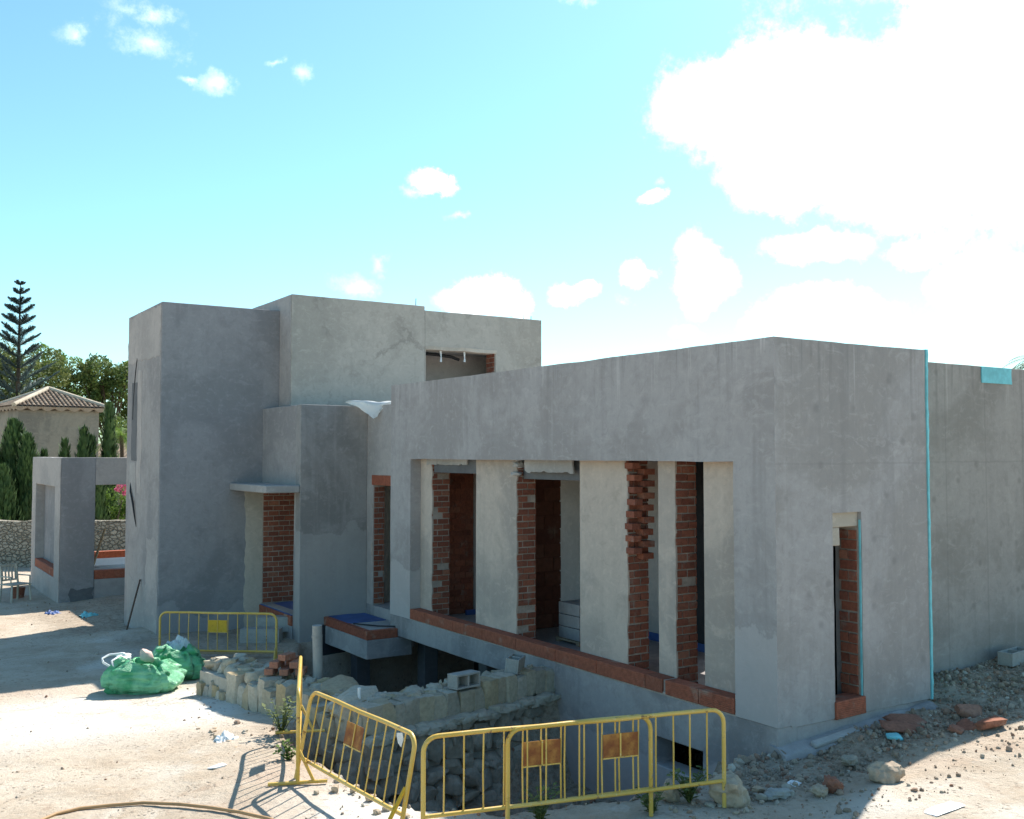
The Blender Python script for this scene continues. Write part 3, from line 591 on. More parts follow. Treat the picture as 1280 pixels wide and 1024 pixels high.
# landing platform over the pit
LX, LY = 8.19, 17.70
part('landing_slab', MB().wall('x', LX, 9.15, LY, YS - .004, -.47, -.11), 'conc')
part('landing_brick', MB().box(LX, XL + .0, LY, LY + .12, -.107, .062).box(LX, LX + .12, LY + .126, YS - .01, -.107, .062), 'bandbrick', smooth=None, bevel=.008, wob=.005)
part('landing_screed', MB().box(LX + .122, 9.14, LY + .13, YS - .005, -.10, .05), 'lightp', bevel=0, wob=.004)
part('blue_membrane', MB().wall('y', 18.75, 19.78, LX + .10, 9.1, .052, .066, cell=.1), 'blue', bevel=0, wob=.012)
part('black_cord', MB().tube([(LX + .13, 18.6, .075), (8.6, 18.1, .075), (8.83, LY + .1, .085)], .014, 6), 'black', bevel=0, wob=0)
# tower
XT, ZT = 5.43, 6.65
part('tower_wall', MB().wall('y', YT, 25.2, XT, 8.04, -.9, ZT), 'tower', bevel=.015, wob=.0025)
def patch(u0, u1, z0, z1, ax, a, m, name, sgn=-1, amp=.09, seed=0., th=.012, fr=1.8):
    t = MB().wall(ax, min(a, a + sgn * th), max(a, a + sgn * th), u0, u1, z0, z1, cell=.09); vs = []
    for v in t.v:
        u = v[1] if ax == 'x' else v[0]; eu = min(abs(u - u0), abs(u - u1)) < 1e-3; ez = min(abs(v[2] - z0), abs(v[2] - z1)) < 1e-3
        du = amp * MN.noise((v[2] * fr, seed, 1)) + amp * .5 * MN.noise((v[2] * fr * 3.3, seed, 2)) if eu else 0; dz = amp * MN.noise((u * fr, seed, 3)) + amp * .5 * MN.noise((u * fr * 4, seed, 5)) if ez else 0
        vs.append((v[0], v[1] + du, v[2] + dz) if ax == 'x' else (v[0] + du, v[1], v[2] + dz))
    t.v = vs; return part(name, t, m, bevel=0, wob=0)
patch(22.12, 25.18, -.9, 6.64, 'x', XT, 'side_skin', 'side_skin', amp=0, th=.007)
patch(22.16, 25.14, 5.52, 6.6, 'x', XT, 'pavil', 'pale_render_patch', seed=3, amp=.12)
patch(24.2, 24.72, 3.25, 5.05, 'x', XT, 'darkp', 'damp_groove', seed=5, amp=.06)
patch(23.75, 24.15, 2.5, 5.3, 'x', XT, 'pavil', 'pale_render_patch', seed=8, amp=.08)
patch(24.25, 24.85, 2.35, 3.2, 'x', XT, 'lightp', 'grey_filler', seed=6, amp=.07, fr=3)
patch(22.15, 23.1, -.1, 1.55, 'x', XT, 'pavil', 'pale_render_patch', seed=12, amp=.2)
patch(22.13, 24.9, -.6, .55, 'x', XT, 'lightp', 'pale_render_patch', seed=14, amp=.12, th=.010)
patch(7.28, 7.70, -.5, 2.61, 'y', YT, 'cream', 'pale_door_patch', seed=17, amp=.07)
part('loose_cable', MB().tube([(XT - .012, 24.25, 5.6), (XT - .015, 24.4, 5.25), (XT - .015, 24.55, 4.6), (XT - .012, 24.6, 4.2)], .012, 6), 'black', bevel=0, wob=0)
part('loose_membrane', MB().tube([(XT - .01, 24.75, 2.75), (XT - .04, 24.6, 2.55), (XT - .05, 24.3, 2.3), (XT - .04, 24.15, 2.0), (XT - .01, 24.1, 1.75)], [.008, .02, .024, .018, .006], 8), 'black', bevel=0, wob=0)
# upper storey
XU, YU = 8.045, 21.40
part('upper_wall', MB().wall('y', YU, YU + .30, XU, 11.37, 3.0, 6.94).wall('x', XU, XU + .3, YU + .30, 26.5, 3.0, 6.94), 'upper')
part('upper_wall', MB().wall('y', YU + .002, YU + .30, 11.372, 14.75, 3.0, 6.84, [(11.40, 13.36, 3.9, 5.965)]), 'upper')
part('upper_wall', MB().wall('x', 14.45, 14.75, YU + .30, 26.5, 3.0, 6.84).wall('y', 26.5, 26.8, XU, 14.75, 3.0, 6.8), 'upper')
part('upper_roof', MB().box(XU + .3, 14.45, YU + .3, 26.5, 6.0, 6.5), 'inner', bevel=0, wob=0)
part('upper_room', MB().wall('y', 23.2, 23.3, XU + .3, 14.44, 4.3, 6.0).box(XU + .3, 14.45, YU + .3, 26.5, 4.3, 4.45), 'inner', bevel=0, wob=0)
t = part('upper_reveal', MB().box(13.35, 13.37, YU + .05, YU + .42, 4.5, 5.96), 'mortar', bevel=0, wob=0)
part('upper_brick', brick_face(MB(), 'x', 13.337, YU + .04, YU + .42, 4.5, 5.93, -1, .12, .25, .2, .012), 'brick', t, smooth=None, bevel=.004, wob=.004)
part('upper_head', MB().wall('y', YU - .012, YU + .34, 11.38, 13.40, 5.90, 5.985, cell=.08), 'cream', bevel=0, wob=.02)
for dx, L in ((.46, .30), (1.12, .27)): part('hanging_drip', MB().tube([(11.4 + dx, YU + .12, 5.93), (11.41 + dx, YU + .11, 5.93 - L * .6), (11.40 + dx, YU + .10, 5.93 - L)], [.03, .014, .03], 6), 'white', bevel=0, wob=0)
part('black_pipe', MB().tube([(11.42, YU + .5, 5.86), (12.0, YU + .55, 5.85), (12.45, YU + .6, 5.82), (12.65, YU + .6, 5.76)], .04, 8), 'black', bevel=0, wob=0)
for px, h, yy, zz in ((11.22, .20, YU + .2, 6.93), (14.33, .20, YU + .2, 6.83), (14.55, .12, YU + .2, 6.83), (9.4, .12, YS + 1, ZS), (8.05, .28, YT - .25, ZS - .1)): part('rebar_pin', MB().tube([(px, yy, zz - .05), (px + .01, yy, zz + h)], .009, 5), 'steel', bevel=0, wob=0)
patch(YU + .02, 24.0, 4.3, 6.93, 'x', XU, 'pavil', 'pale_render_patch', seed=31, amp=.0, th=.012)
part('rear_wing', MB().wall('x', 8.06, 8.3, 25.22, 29.88, -1, 3.25), 'tower')  # unseen wall added to cast shadow on the ground past the tower
# ------------------------------------------------------------------ pavilion at far left
pv = thing('garden_pavilion', 'low grey rendered pavilion with open bays at the far left behind the tower', 'pavilion', (4.72, 29.91, -.7))
def pp(*a, **k): return part(*a, parent=pv, **k)
pp('pier', MB().wall('y', 29.91, 30.3, 4.75, 5.63, -1, 3.31), 'tower'); 
pp('end_wall', MB().wall('x', 4.72, 4.749, 29.912, 35.0, -1, 3.31, [(30.70, 34.25, -.02, 2.5)]).wall('x', 4.749, 5.1, 30.3, 35.0, -1, 3.31, [(30.70, 34.25, -.02, 2.5)]), 'pavil')
pp('niche_wall', MB().wall('x', 4.98, 5.6, 30.31, 35.0, -1, 3.2), 'tower')
pp('lintel', MB().wall('y', 29.915, 30.25, 5.632, 11.0, 2.55, 3.308), 'pavil'); pp('roof', MB().box(5.1, 11, 30.3, 35, 3.05, 3.29), 'lightp', bevel=0)
pp('parapet', MB().wall('y', 29.93, 30.2, 5.632, 11.0, -1, -.05), 'conc'); pp('parapet', MB().wall('y', 34.7, 35, 5.65, 11.0, -1, .02), 'conc')
pp('sill_brick', MB().box(5.64, 11, 29.925, 30.2, -.045, .19), 'bandbrick', smooth=None, bevel=.01); pp('sill_brick', MB().box(5.64, 11, 34.69, 34.95, .025, .28), 'bandbrick', smooth=None, bevel=.01)
pp('niche_sill', MB().box(4.735, 4.95, 30.71, 34.24, -.015, .22), 'bandbrick', smooth=None, bevel=.01); pp('niche_sill', MB().box(4.96, 4.975, 30.71, 34.24, -.015, .235), 'lightp', bevel=.01)
pp('column', MB().wall('y', 34.6, 35.02, 10.5, 11.02, -1, 3.05), 'tower'); 
ds = patch(5.02, 5.62, -.85, -.25, 'y', 29.905, 'darkp', 'damp_stain', seed=41, amp=.1); ds.parent = pv; ds.location = villa.location - pv.location
single('sheet_stack', MB().obox((7.0, 31.6, .12), (2.9, 1.9, .16), (.0, -.01, 0)).obox((7.0, 31.55, .24), (2.6, 1.7, .06), (.02, 0, .03)), M['white'], 'white sheet panels stacked flat inside the grey pavilion', 'panel', bevel=.01)
single('wooden_pole', MB().tube([(5.78, 30.9, .2), (6.15, 31.2, 1.25)], .035, 8), M['wood'], 'thin pale pole leaning upright in the pavilion opening', 'pole')
# ------------------------------------------------------------------ stone retaining wall round the pit
rw = thing('retaining_wall', 'low half built stone wall bent around the open pit in front of the house', 'wall', (5.0, 13.0, -.3))
left = [Vector(p) for p in ((4.60, 16.2, 0), (4.84, 14.9, 0), (5.06, 13.2, 0), (5.27, 12.05, 0))]
right = [Vector(p) for p in ((5.45, 11.78, 0), (6.39, 12.0, 0), (7.2, 12.12, 0), (8.08, 12.36, 0), (8.80, 12.50, 0))]
def along(pl, s):
    for a, b in zip(pl, pl[1:]):
        L = (b - a).length
        if s <= L: return a.lerp(b, s / L), (b - a).normalized()
        s -= L
    return pl[-1].copy(), (pl[-1] - pl[-2]).normalized()
def length(pl): return sum((b - a).length for a, b in zip(pl, pl[1:]))
st = MB(); cap = MB(); core = MB(); rb = MB(); ld = MB()
def strip(mb, pl, off0, off1, z0, z1):
    for a, b in zip(pl, pl[1:]):
        d = (b - a).normalized(); n = Vector((-d.y, d.x, 0)); e = d * .02; c = []
        for z in (z0, z1): c += [a - e + n * off0 + Vector((0, 0, z)), b + e + n * off0 + Vector((0, 0, z)), b + e + n * off1 + Vector((0, 0, z)), a - e + n * off1 + Vector((0, 0, z))]
        mb.add(c, [(0, 3, 2, 1), (4, 5, 6, 7), (0, 1, 5, 4), (1, 2, 6, 5), (2, 3, 7, 6), (3, 0, 4, 7)])
strip(core, left, .06, .80, -1.3, .0); strip(core, right, .07, .48, -1.5, .10)
s = .02
while s < length(left):
    w = U(.13, .27) if s > .9 else U(.10, .18); p, d = along(left, s + w / 2); n = Vector((-d.y, d.x, 0)); g = float(ground_base(np.array([p.x]), np.array([p.y]))[0])
    top = .15 + U(-.16, .07) if s > .9 else g + U(.08, .26); bot = g - .15 if p.y > 12.9 else -.22
    c = p + n * (.15 + U(-.02, .02)); c.z = (top + bot) / 2
    st.rock(c, (w * 1.06, .32, (top - bot) * 1.08), math.atan2(d.y, d.x) + U(-.12, .12), .10, .09, tilt=U(-.06, .06), cut=.32); s += w
s = .0
while s < length(right):
    w = U(.16, .29); p, d = along(right, s + w / 2); n = Vector((-d.y, d.x, 0)); top = .2 + U(-.05, .05); bot = -.12
    c = p + n * (.14 + U(-.02, .02)); c.z = (top + bot) / 2
    st.rock(c, (w * 1.03, .3, (top - bot) * 1.1), math.atan2(d.y, d.x) + U(-.05, .05), .06, .05, cut=.42); s += w
for pl, w0, w1, N in ((left, .22, .78, 130), (right, .2, .5, 60)):
    for k in range(N):
        p, d = along(pl, length(pl) * (k + R()) / N); n = Vector((-d.y, d.x, 0)); c = p + n * U(w0, w1); big = U(.07, .36)
        c.z = (.05 if pl is left else .10) + U(-.03, .06); cap.rock(c, (big, big * U(.6, .9), U(.12, .22)), U(0, 6), .25, .3, tilt=U(-.15, .15))
cap.rock((5.75, 13.35, .16), (.95, .5, .20), 1.2, .2, .25); cap.rock((5.62, 12.5, .17), (.7, .5, .22), .3, .2, .25)
for k in range(40):
    p, d = along(right, length(right) * (k + .5) / 40); n = Vector((-d.y, d.x, 0)); c = p - n * U(.03, .09); c.z = -.17 + U(-.03, .02); ld.rock(c, (.24, .22, .11), math.atan2(d.y, d.x), .25, .3)
for row in range(5):
    z = -.33 - row * .235
    for pl, s0 in ((right, 0), (left, length(left) - 1.6)):
        s = s0 + U(0, .2)
        while s < length(pl):
            w = U(.15, .36); p, d = along(pl, s + w / 2); n = Vector((-d.y, d.x, 0)); c = p + n * U(.05, .11) - n * .02 * row; c.z = z + U(-.09, .09)
            rb.rock(c, (w, .28, U(.2, .3)), math.atan2(d.y, d.x) + U(-.15, .15), .22, .2, tilt=U(-.2, .2)); s += w * .96
link('course_stone', st, M['stone'], rw, 28); link('coping_stone', cap, M['stone'], rw, 28); link('mortar_core', core.wobble(.02), M['smort'], rw, 30)
link('mortar_ledge', ld, M['smort'], rw, 60); link('rubble_base', rb, M['rubble'], rw, 28)
# ------------------------------------------------------------------ yellow barriers
BL, BT, BB = 2.2, .95, .27
def make_barrier():
    t = thing('crowd_barrier', '', 'barrier', (0, 0, 0)); rr = .13; h = BL / 2
    pts = [(-h, 0, .02), (-h, 0, .4), (-h, 0, BT - rr)] + [(-h + rr - rr * math.cos(a), 0, BT - rr + rr * math.sin(a)) for a in (math.radians(q) for q in (18, 36, 54, 72, 90))]
    pts += [(-.5, 0, BT + .004), (0, 0, BT - .003), (.5, 0, BT + .003)] + [(-p[0], 0, p[2]) for p in pts[::-1]][:]
    pts = [p for i, p in enumerate(pts)]
    link('tube_frame', MB().tube(pts, .021, 10), M['yellow'], t, 40, local=True)
    link('bottom_rail', MB().tube([(-h + .01, 0, BB), (0, 0, BB - .006), (h - .01, 0, BB)], .019, 10), M['yellow'], t, 40, local=True)
    n = 11
    for i in range(n):
        x = -h + BL * (i + 1) / (n + 1) + U(-.006, .006); link('bar', MB().tube([(x, 0, BB + .01), (x + U(-.006, .006), U(-.004, .004), .6), (x + U(-.004, .004), 0, BT - .012)], .008, 6), M['yellow'], t, 40, local=True)
    bw = BL / (n + 1); pm = MB().obox((-bw / 2, -.012, .715), (bw - .012, .004, .215), (0, 0, .05)).obox((bw / 2, -.012, .715), (bw - .012, .004, .215), (0, 0, -.05))
    link('sign_plate', pm, M['plate'], t, None, local=True); 
    link('plate_edge', MB().obox((-bw / 2, -.014, .604), (bw - .01, .008, .012)).obox((bw / 2, -.014, .604), (bw - .01, .008, .012)).obox((0, -.014, .715), (.014, .008, .22)), M['yellow'], t, None, local=True)
    for sx in (-1, 1):
        f = MB().tube([(sx * h, -.30, .02), (sx * h, .30, .02)], .019, 8).tube([(sx * h, -.16, .03), (sx * (h - .012), -.012, .34)], .017, 8); link('foot', f, M['yellow'], t, 40, local=True)
    return t
b0 = make_barrier()
def place_barrier(o, a, b, lean=0., dz=0.):
    a, b = Vector(a), Vector(b); m = (a + b) / 2; d = (b - a); o.location = m; o.location.z += dz
    o.rotation_euler = Euler((lean, -math.asin(max(-1, min(1, d.z / d.length))), math.atan2(d.y, d.x)), 'XYZ')
grp = 'yellow metal barriers around the building site'
far = copy_tree(b0); bE = copy_tree(b0); bA = copy_tree(b0, None, ('foot',)); bB = copy_tree(b0, None, ('foot',)); bC = b0
for ch in list(bC.children):
    if ch.name.split('.')[0] == 'foot': bpy.data.objects.remove(ch)
place_barrier(far, (4.79, 19.32, -.45), (6.52, 17.95, -.45)); 
place_barrier(bE, (3.93, 10.15, 0), (4.72, 12.13, -.06))
place_barrier(bA, (3.96, 10.30, .01), (4.06, 8.12, .03), lean=-.20, dz=-.055)
place_barrier(bB, (4.17, 7.91, 0.0), (6.37, 7.40, 0.0)); place_barrier(bC, (4.93, 7.72, 0.0), (7.10, 7.20, 0.0))
for o, l in ((far, 'yellow barrier with a bright yellow plate in the shade before the tower'), (bE, 'yellow barrier standing end on to the camera beside the trench corner'), (bA, 'sunlit yellow barrier slanting away with leaning bars at the left of the trench'),
             (bB, 'yellow barrier overlapped by another and touching the slanting sunlit barrier'), (bC, 'front yellow barrier at right, its end beside the pale boulder')): tag(o, l, 'barrier', grp)
for ch in far.children:
    if ch.name.startswith('sign_plate'): ch.data = ch.data.copy(); ch.data.materials[0] = M['plate_y']
for bb in (bA, bB):
    t = MB(); 
    if bb is bA:
        f = MB().tube([(BL / 2 - .015, -.20, .02), (BL / 2 - .02, -.01, .5)], .019, 8); link('brace', f, M['plate_y'], bb, 40, local=True)
tape = MB().add([(0, 0, 0), (.05, .01, 0), (.06, .02, -.06), (.04, .01, -.13), (.012, .0, -.09), (0, 0, -.03)], [(0, 1, 2, 5), (5, 2, 3, 4)]); 
o = single('tape_scrap', tape, M['white'], 'white scrap of tape knotted on a barrier bar', 'tape'); o.location = Vector((4.16, 8.28, .78)); o.rotation_euler = (0, 0, -.6)
# ------------------------------------------------------------------ green bulk bags
def bag(name, c, size, rz, label, seed):
    t = thing(name, label, 'bulk bag', c, rz, 'green rubble bags on the sand'); sx, sy, sz = size; nu, nv = 72, 30; mb = MB(); rings = []
    def P(u, v):
        a = 2 * math.pi * u / nu; k = v / (nv - 1); e = .62
        ca, sa = math.cos(a), math.sin(a); rx = math.copysign(abs(ca) ** e, ca); ry = math.copysign(abs(sa) ** e, sa)
        bul = (.80 + .34 * math.sin(math.pi * min(1, k * 1.0) ** .75)) * (1 - .25 * max(0, k - .75) * 2); z = sz * k
        q = Vector((rx * sx / 2 * bul, ry * sy / 2 * bul, z)); w = Vector((ca * 1.4 + seed, sa * 1.4, k * 2.2))
        fold = .06 * MN.noise(w * 1.2) + .05 * abs(MN.noise(w * 2.7 + Vector((5, 0, 0)))) + .022 * MN.noise(w * 7)
        crease = -.05 * max(0, 1 - abs(MN.noise(Vector((ca * 2.2 + seed, sa * 2.2 + k * 1.5, k * 1.2)))) * 7)
        q += Vector((ca, sa, 0)) * (fold + crease) * 1.2; q.z *= 1 + .28 * MN.noise(Vector((ca * .9, sa * .9, seed))) * k + .06 * MN.noise(Vector((a * 3, seed, 1))) * k
        return q
    for v in range(nv):
        rings.append(len(mb.v)); mb.v += [tuple(P(u, v)) for u in range(nu)]
    for sc, dz in ((.93, -.04), (.86, -.14), (.80, -.22), (.4, -.19), (.02, -.18)):
        rings.append(len(mb.v)); mb.v += [tuple((lambda q: (q.x * sc, q.y * sc, q.z + dz + (.05 * MN.noise(q * 4) if sc < .9 else 0)))(P(u, nv - 1))) for u in range(nu)]
    for a_, b_ in zip(rings, rings[1:]):
        for u in range(nu): u2 = (u + 1) % nu; mb.f.append((a_ + u, a_ + u2, b_ + u2, b_ + u))
    body = link('sack_body', mb, M['bag'], t, 180, local=True)
    for sgn, sy_ in ((-1, -1), (1, -1)):
        pts = [P(int(nu * (.75 + .12 * sgn)), v) * 1.012 for v in range(2, nv)]
        sm = MB(); 
        for i, q in enumerate(pts):
            tn = Vector((.06, 0, 0)); o_ = q.normalized() * .0; sm.v += [tuple(q - tn + Vector((0, -.012, 0))), tuple(q + tn + Vector((0, -.012, 0)))]
            if i: j = 2 * i; sm.f.append((j - 2, j - 1, j + 1, j))
        link('seam_strap', sm, M['bag'], t, 180, local=True)
    return t, P, nu, nv
g1 = gpt(184, 868); bg1, P1, nu, nv = bag('bulk_bag', (4.02, 17.22, gz(4.02, 17.22) - .03), (1.06, .74, .50), -.55, 'large slumped green woven bag of rubble standing in front of another', 2.3)
bg2, P2, _, _ = bag('bulk_bag', (4.72, 17.95, gz(4.72, 17.95) - .03), (.78, .74, .56), -.2, 'smaller green woven bag behind, its top in shade under white film', 7.9)
hl = MB(); hl.tube([Vector((-.48, -.1, .42)), Vector((-.60, -.12, .50)), Vector((-.63, -.1, .56)), Vector((-.55, 0, .60)), Vector((-.38, .1, .60)), Vector((-.25, .15, .52))], .018, 6); hl.tube([Vector((-.36, -.28, .42)), Vector((-.42, -.25, .55)), Vector((-.34, -.1, .60)), Vector((-.28, .1, .50))], .016, 6)
link('lifting_loop', hl, M['white'], bg1, 60, local=True)
sg = MB().rock((4.12, 17.38, .10), (.22, .19, .15), .4, .2, .3, tilt=.4); single('rubble_block', sg, plain('pink_rubble', (.58, .43, .38), .95, .15, 14), 'pinkish broken block lying in the mouth of the front green bag', 'rubble', smooth=50)
sg = MB().rock((3.78, 17.55, .06), (.24, .22, .18), .9, .35, .6, tilt=.2); single('white_sack', sg, M['white'], 'crumpled pale sack at the left edge of the front green bag', 'sack', smooth=80)
def film(name, c, sx, sy, rz, label, amp=.12, seed=0, m='film', cat='plastic sheet', droop=.25):
    mb = MB(); N = 22
    for i in range(N):
        for j in range(N):
            u, v = i / (N - 1) - .5, j / (N - 1) - .5; q = Vector((u * sx, v * sy, 0)); n = MN.noise(Vector((u * 4, v * 4, seed))) + .5 * MN.noise(Vector((u * 9, v * 9, seed)))
            q.z = amp * n - droop * (u * u + v * v) * 2; q.x += .1 * sx * MN.noise(Vector((v * 5, seed, 2))); q.y += .1 * sy * MN.noise(Vector((u * 5, seed, 4))); mb.v.append(tuple(q))
    for i in range(N - 1):
        for j in range(N - 1): a = i * N + j; mb.f.append((a, a + N, a + N + 1, a + 1))
    o = single(name, mb, M[m], label, cat, smooth=180, base=(0, 0, 0)); o.location = c; o.rotation_euler = (0, 0, rz); return o
film('plastic_film', (4.85, 18.25, .17), .45, .4, .3, 'clear plastic film crumpled over the top of the rear green bag', .12, 3)
# ------------------------------------------------------------------ sheet over the entrance roof edge
mb = MB(); N = 16; A = [Vector((8.62, 19.65, 4.50)), Vector((9.36, 18.98, 4.47))]
for i in range(N):
    u = i / (N - 1); hgt = .03 + .30 * (1 - abs(u - .62) / .62) * (1 if u < .62 else max(0, 1 - (u - .62) / .40)); p = A[0].lerp(A[1], u)
    for j in range(5): v = j / 4; mb.v.append(tuple(p + Vector((-.05 - .05 * MN.noise(Vector((u * 6, v * 3, 0))), -.05 + .06 * MN.noise(Vector((u * 7, v * 3, 4))), -hgt * v + .03 * math.sin(u * 7)))))
    mb.v.append(tuple(p + Vector((.35, .3, .03 + .04 * MN.noise(Vector((u * 5, 1, 9)))))))
for i in range(N - 1):
    for j in range(4): a = i * 6 + j; mb.f.append((a, a + 6, a + 7, a + 1))
    a = i * 6; mb.f.append((a, a + 5, a + 11, a + 6))
single('plastic_sheet', mb, M['film'], 'translucent white sheet draped over the entrance block roof edge', 'plastic sheet', smooth=180)
# ------------------------------------------------------------------ small things lying about
hp = [gpt(x, y) for x, y in ((40, 1034), (70, 1021), (100, 1014), (140, 1010), (180, 1007), (225, 1009), (262, 1013), (300, 1019), (335, 1027), (370, 1040))]
for p in hp: p.z += .028
single('hose', MB().tube(hp, .017, 8), M['hose'], 'tan hose curving over the sand at the bottom left', 'hose', smooth=60)
p = gpt(158, 788); single('rebar', MB().tube([p + Vector((-.02, -.05, -.05)), Vector((5.40, 23.55, .62))], .022, 6), M['steel'], 'dark rod leaning against the pale side of the tower', 'rod')
p = gpt(381, 862); single('drain_pipe', MB().tube([(5.72, 14.05, -.3), (5.73, 14.05, .3), (5.71, 14.04, .915)], .072, 16).tube([(5.715, 14.05, .74), (5.712, 14.045, .78)], .078, 16), M['pvc'], 'upright grey plastic pipe standing behind the low stone wall', 'pipe', smooth=50)
single('stake', MB().tube([(5.58, 12.28, .1), (5.585, 12.285, .37)], .024, 8), M['white'], 'short white stake standing on the low stone wall by the pit', 'stake', smooth=50)
def cinder(c, rz, label, rx=0., L=.42, Hh=.21, W=.20, upright=False, hollow=True):
    t = MB(); w = .028; h = Hh / 2
    if hollow:
        t.box(-L/2, L/2, -W/2, -W/2 + w, -h, h).box(-L/2, L/2, W/2 - w, W/2, -h, h)
        for x in (-L/2, -w/2, L/2 - w): t.box(x, x + w, -W/2 + w, W/2 - w, -h, h)
        t.box(-L/2 + w, -w/2, -W/2 + w, W/2 - w, -h + .01, -h + .03).box(w/2, L/2 - w, -W/2 + w, W/2 - w, -h + .01, -h + .03)
    else: t.obox((0, 0, 0), (L, W, Hh))
    t.wobble(.003, 9); o = single('concrete_block', t, M['block'], label, 'concrete block', 'grey concrete blocks on the site', bevel=.006, base=(0, 0, 0)); o.location = c; o.rotation_euler = (rx, 0, rz); return o
cinder((7.12, 12.22, .30), .15, 'hollow concrete block on its side with two holes facing out over the stone wall', rx=math.radians(88))
cinder((8.22, 12.62, .33), .75, 'hollow concrete block at the top end of the stone wall by the facade', rx=.12)
cinder((7.05, 20.3, -.28), -.6, 'dusty concrete block lying behind the shaded barrier', L=.8, Hh=.28, W=.3, hollow=False); cinder((7.42, 20.6, -.12), -.55, 'upper dusty block stacked beside the step behind the shaded barrier', L=.7, Hh=.3, W=.3, hollow=False)
cinder((14.35, 8.62, gz(14.35, 8.62) + .08), .12, 'long concrete block lying by the right wall', L=.62, Hh=.19, W=.22)
def hollow_brick(mb, c, rot, size=(.25, .12, .09)): return mb.obox(c, size, rot)
grpb = 'terracotta bricks stacked on the stone wall'
for k, (dx, dy, dz, rz) in enumerate(((-.16, .12, .0, .2), (.02, -.02, .0, .15), (.2, -.14, 0, .3), (-.08, .10, .095, .1), (.14, -.08, .095, .25), (.05, .05, .19, -.15), (.12, .28, 0, .5), (.2, .2, .1, .2))):
    single('brick', MB().obox((5.34 + dx, 14.35 + dy, .25 + dz), (.25, .13, .09), (0, U(-.04, .04), rz + .7)).wobble(.006, 9), M['clayshard'], 'terracotta brick in the small pile on the low stone wall', 'brick', grpb, bevel=.006)
p = gpt(305, 876); t = MB()
for k in range(6): t.rock(p + Vector((U(-.13, .13), U(-.13, .13), .06 + U(0, .1))), (U(.1, .18), U(.1, .14), U(.07, .1)), U(0, 3), .2, .12, tilt=U(-.4, .4))
single('broken_brick', t, M['clayshard'], 'shattered hollow brick on the ground below the low stone wall', 'brick', smooth=30)
# clay shards and boulders by the right wall
def slab(px, py, size, rz, label, m='clayshard', tilt=.1, name='clay_shard', cat='brick shard', grp=None, up=.5, rough=.12, blk=.12):
    p = gpt(px, py); p.z = gz(p.x, p.y); t = MB().rock(p + Vector((0, 0, size[2] * up)), size, rz, rough, blk, tilt=tilt); o = single(name, t, M[m], label, cat, grp, smooth=60)
    if name == 'boulder': md = o.modifiers.new('round', 'SUBSURF'); md.levels = md.render_levels = 2; md.subdivision_type = 'SIMPLE'; tx = bpy.data.textures.new('pits', 'CLOUDS'); tx.noise_scale = .11; tx.noise_depth = 4; dm = o.modifiers.new('pits', 'DISPLACE'); dm.texture = tx; dm.strength = .075; dm.texture_coords = 'GLOBAL'
    return o
slab(1137, 913, (.75, .2, .05), -.35, 'long curved clay slab leaning on the rubble left of the shard heap', tilt=.25); slab(1135, 905, (.5, .3, .06), -.2, 'flat dusty clay slab behind the long one', tilt=.2)
slab(1196, 914, (.26, .16, .05), .4, 'small broken clay shard in front of the heap near the shadow edge', tilt=.2); slab(1206, 910, (.24, .2, .05), 1.2, 'clay shard with a split corner in the middle of the heap', tilt=-.3); slab(1238, 911, (.36, .18, .12), -.15, 'rounded clay brick lying nearest the right edge', tilt=.05); slab(1211, 894, (.32, .24, .10), -.6, 'clay shard with white mortar on it behind the heap', tilt=.3)
slab(1116, 924, (.24, .12, .05), -.1, 'turquoise scrap of insulation on the rubble by the corner', 'xps', .1, 'insulation_scrap', 'scrap')
slab(1107, 976, (.34, .24, .17), .1, 'smooth sunlit tan stone at the shadow edge', 'rockm', 0, 'boulder', 'rock', rough=.2, blk=.55); 
slab(911, 1006, (.36, .30, .30), .4, 'large pale boulder at the foot of the front barrier', 'rockm', 0, 'boulder', 'rock', rough=.3, blk=.5, up=.35)
slab(1041, 990, (.22, .18, .14), .9, 'reddish angular stone in the shaded rubble', 'clayshard', .2, 'boulder', 'rock', rough=.25, blk=.4); slab(1026, 996, (.2, .16, .12), .2, 'tan stone touching the reddish angular stone', 'rockm', .2, 'boulder', 'rock', rough=.25, blk=.5)
slab(972, 996, (.28, .16, .08), -.2, 'grey flat stone in the shade left of the reddish stone', 'block', .1, 'boulder', 'rock', rough=.2, blk=.4); slab(1062, 958, (.22, .14, .10), .4, 'brown stone in shade above the sunlit tan stone', 'rubble', .1, 'boulder', 'rock', rough=.2, blk=.4)
slab(838, 1000, (.20, .16, .20), .3, 'pinkish stone between the barrier end and the weeds', 'rockm', .1, 'boulder', 'rock', rough=.25, blk=.5)
slab(1180, 1012, (.5, .16, .012), .05, 'pale flat board scrap on the sunlit sand at right', 'white', 0, 'board_scrap', 'scrap', up=.9); slab(990, 983, (.22, .12, .03), .3, 'pale blue grey rag in the shaded rubble', 'white', .05, 'rag', 'scrap')
slab(1015, 925, (.5, .1, .04), .1, 'pale mortar strip lying at the corner of the house', 'lightp', .05, 'mortar_strip', 'scrap')
for k, (x, y) in enumerate(((283, 926), (110, 770), (65, 768))):
    film('plastic_scrap', gpt(x, y) + Vector((0, 0, .07)), .30 if k == 0 else .42, .24 if k == 0 else .34, .4 * k, ('crumpled white and blue wrapper on the sand left of the weed', 'turquoise crumpled scrap near the pavilion foot', 'flattened blue sack in the shade before the pavilion')[k], .09, 20 + k, ('white', 'xps', 'blue')[k], 'scrap', .12)
slab(272, 960, (.18, .12, .03), .3, 'small flat white scrap on the sand by the barrier shadow', 'white', 0, 'paper_scrap', 'scrap')
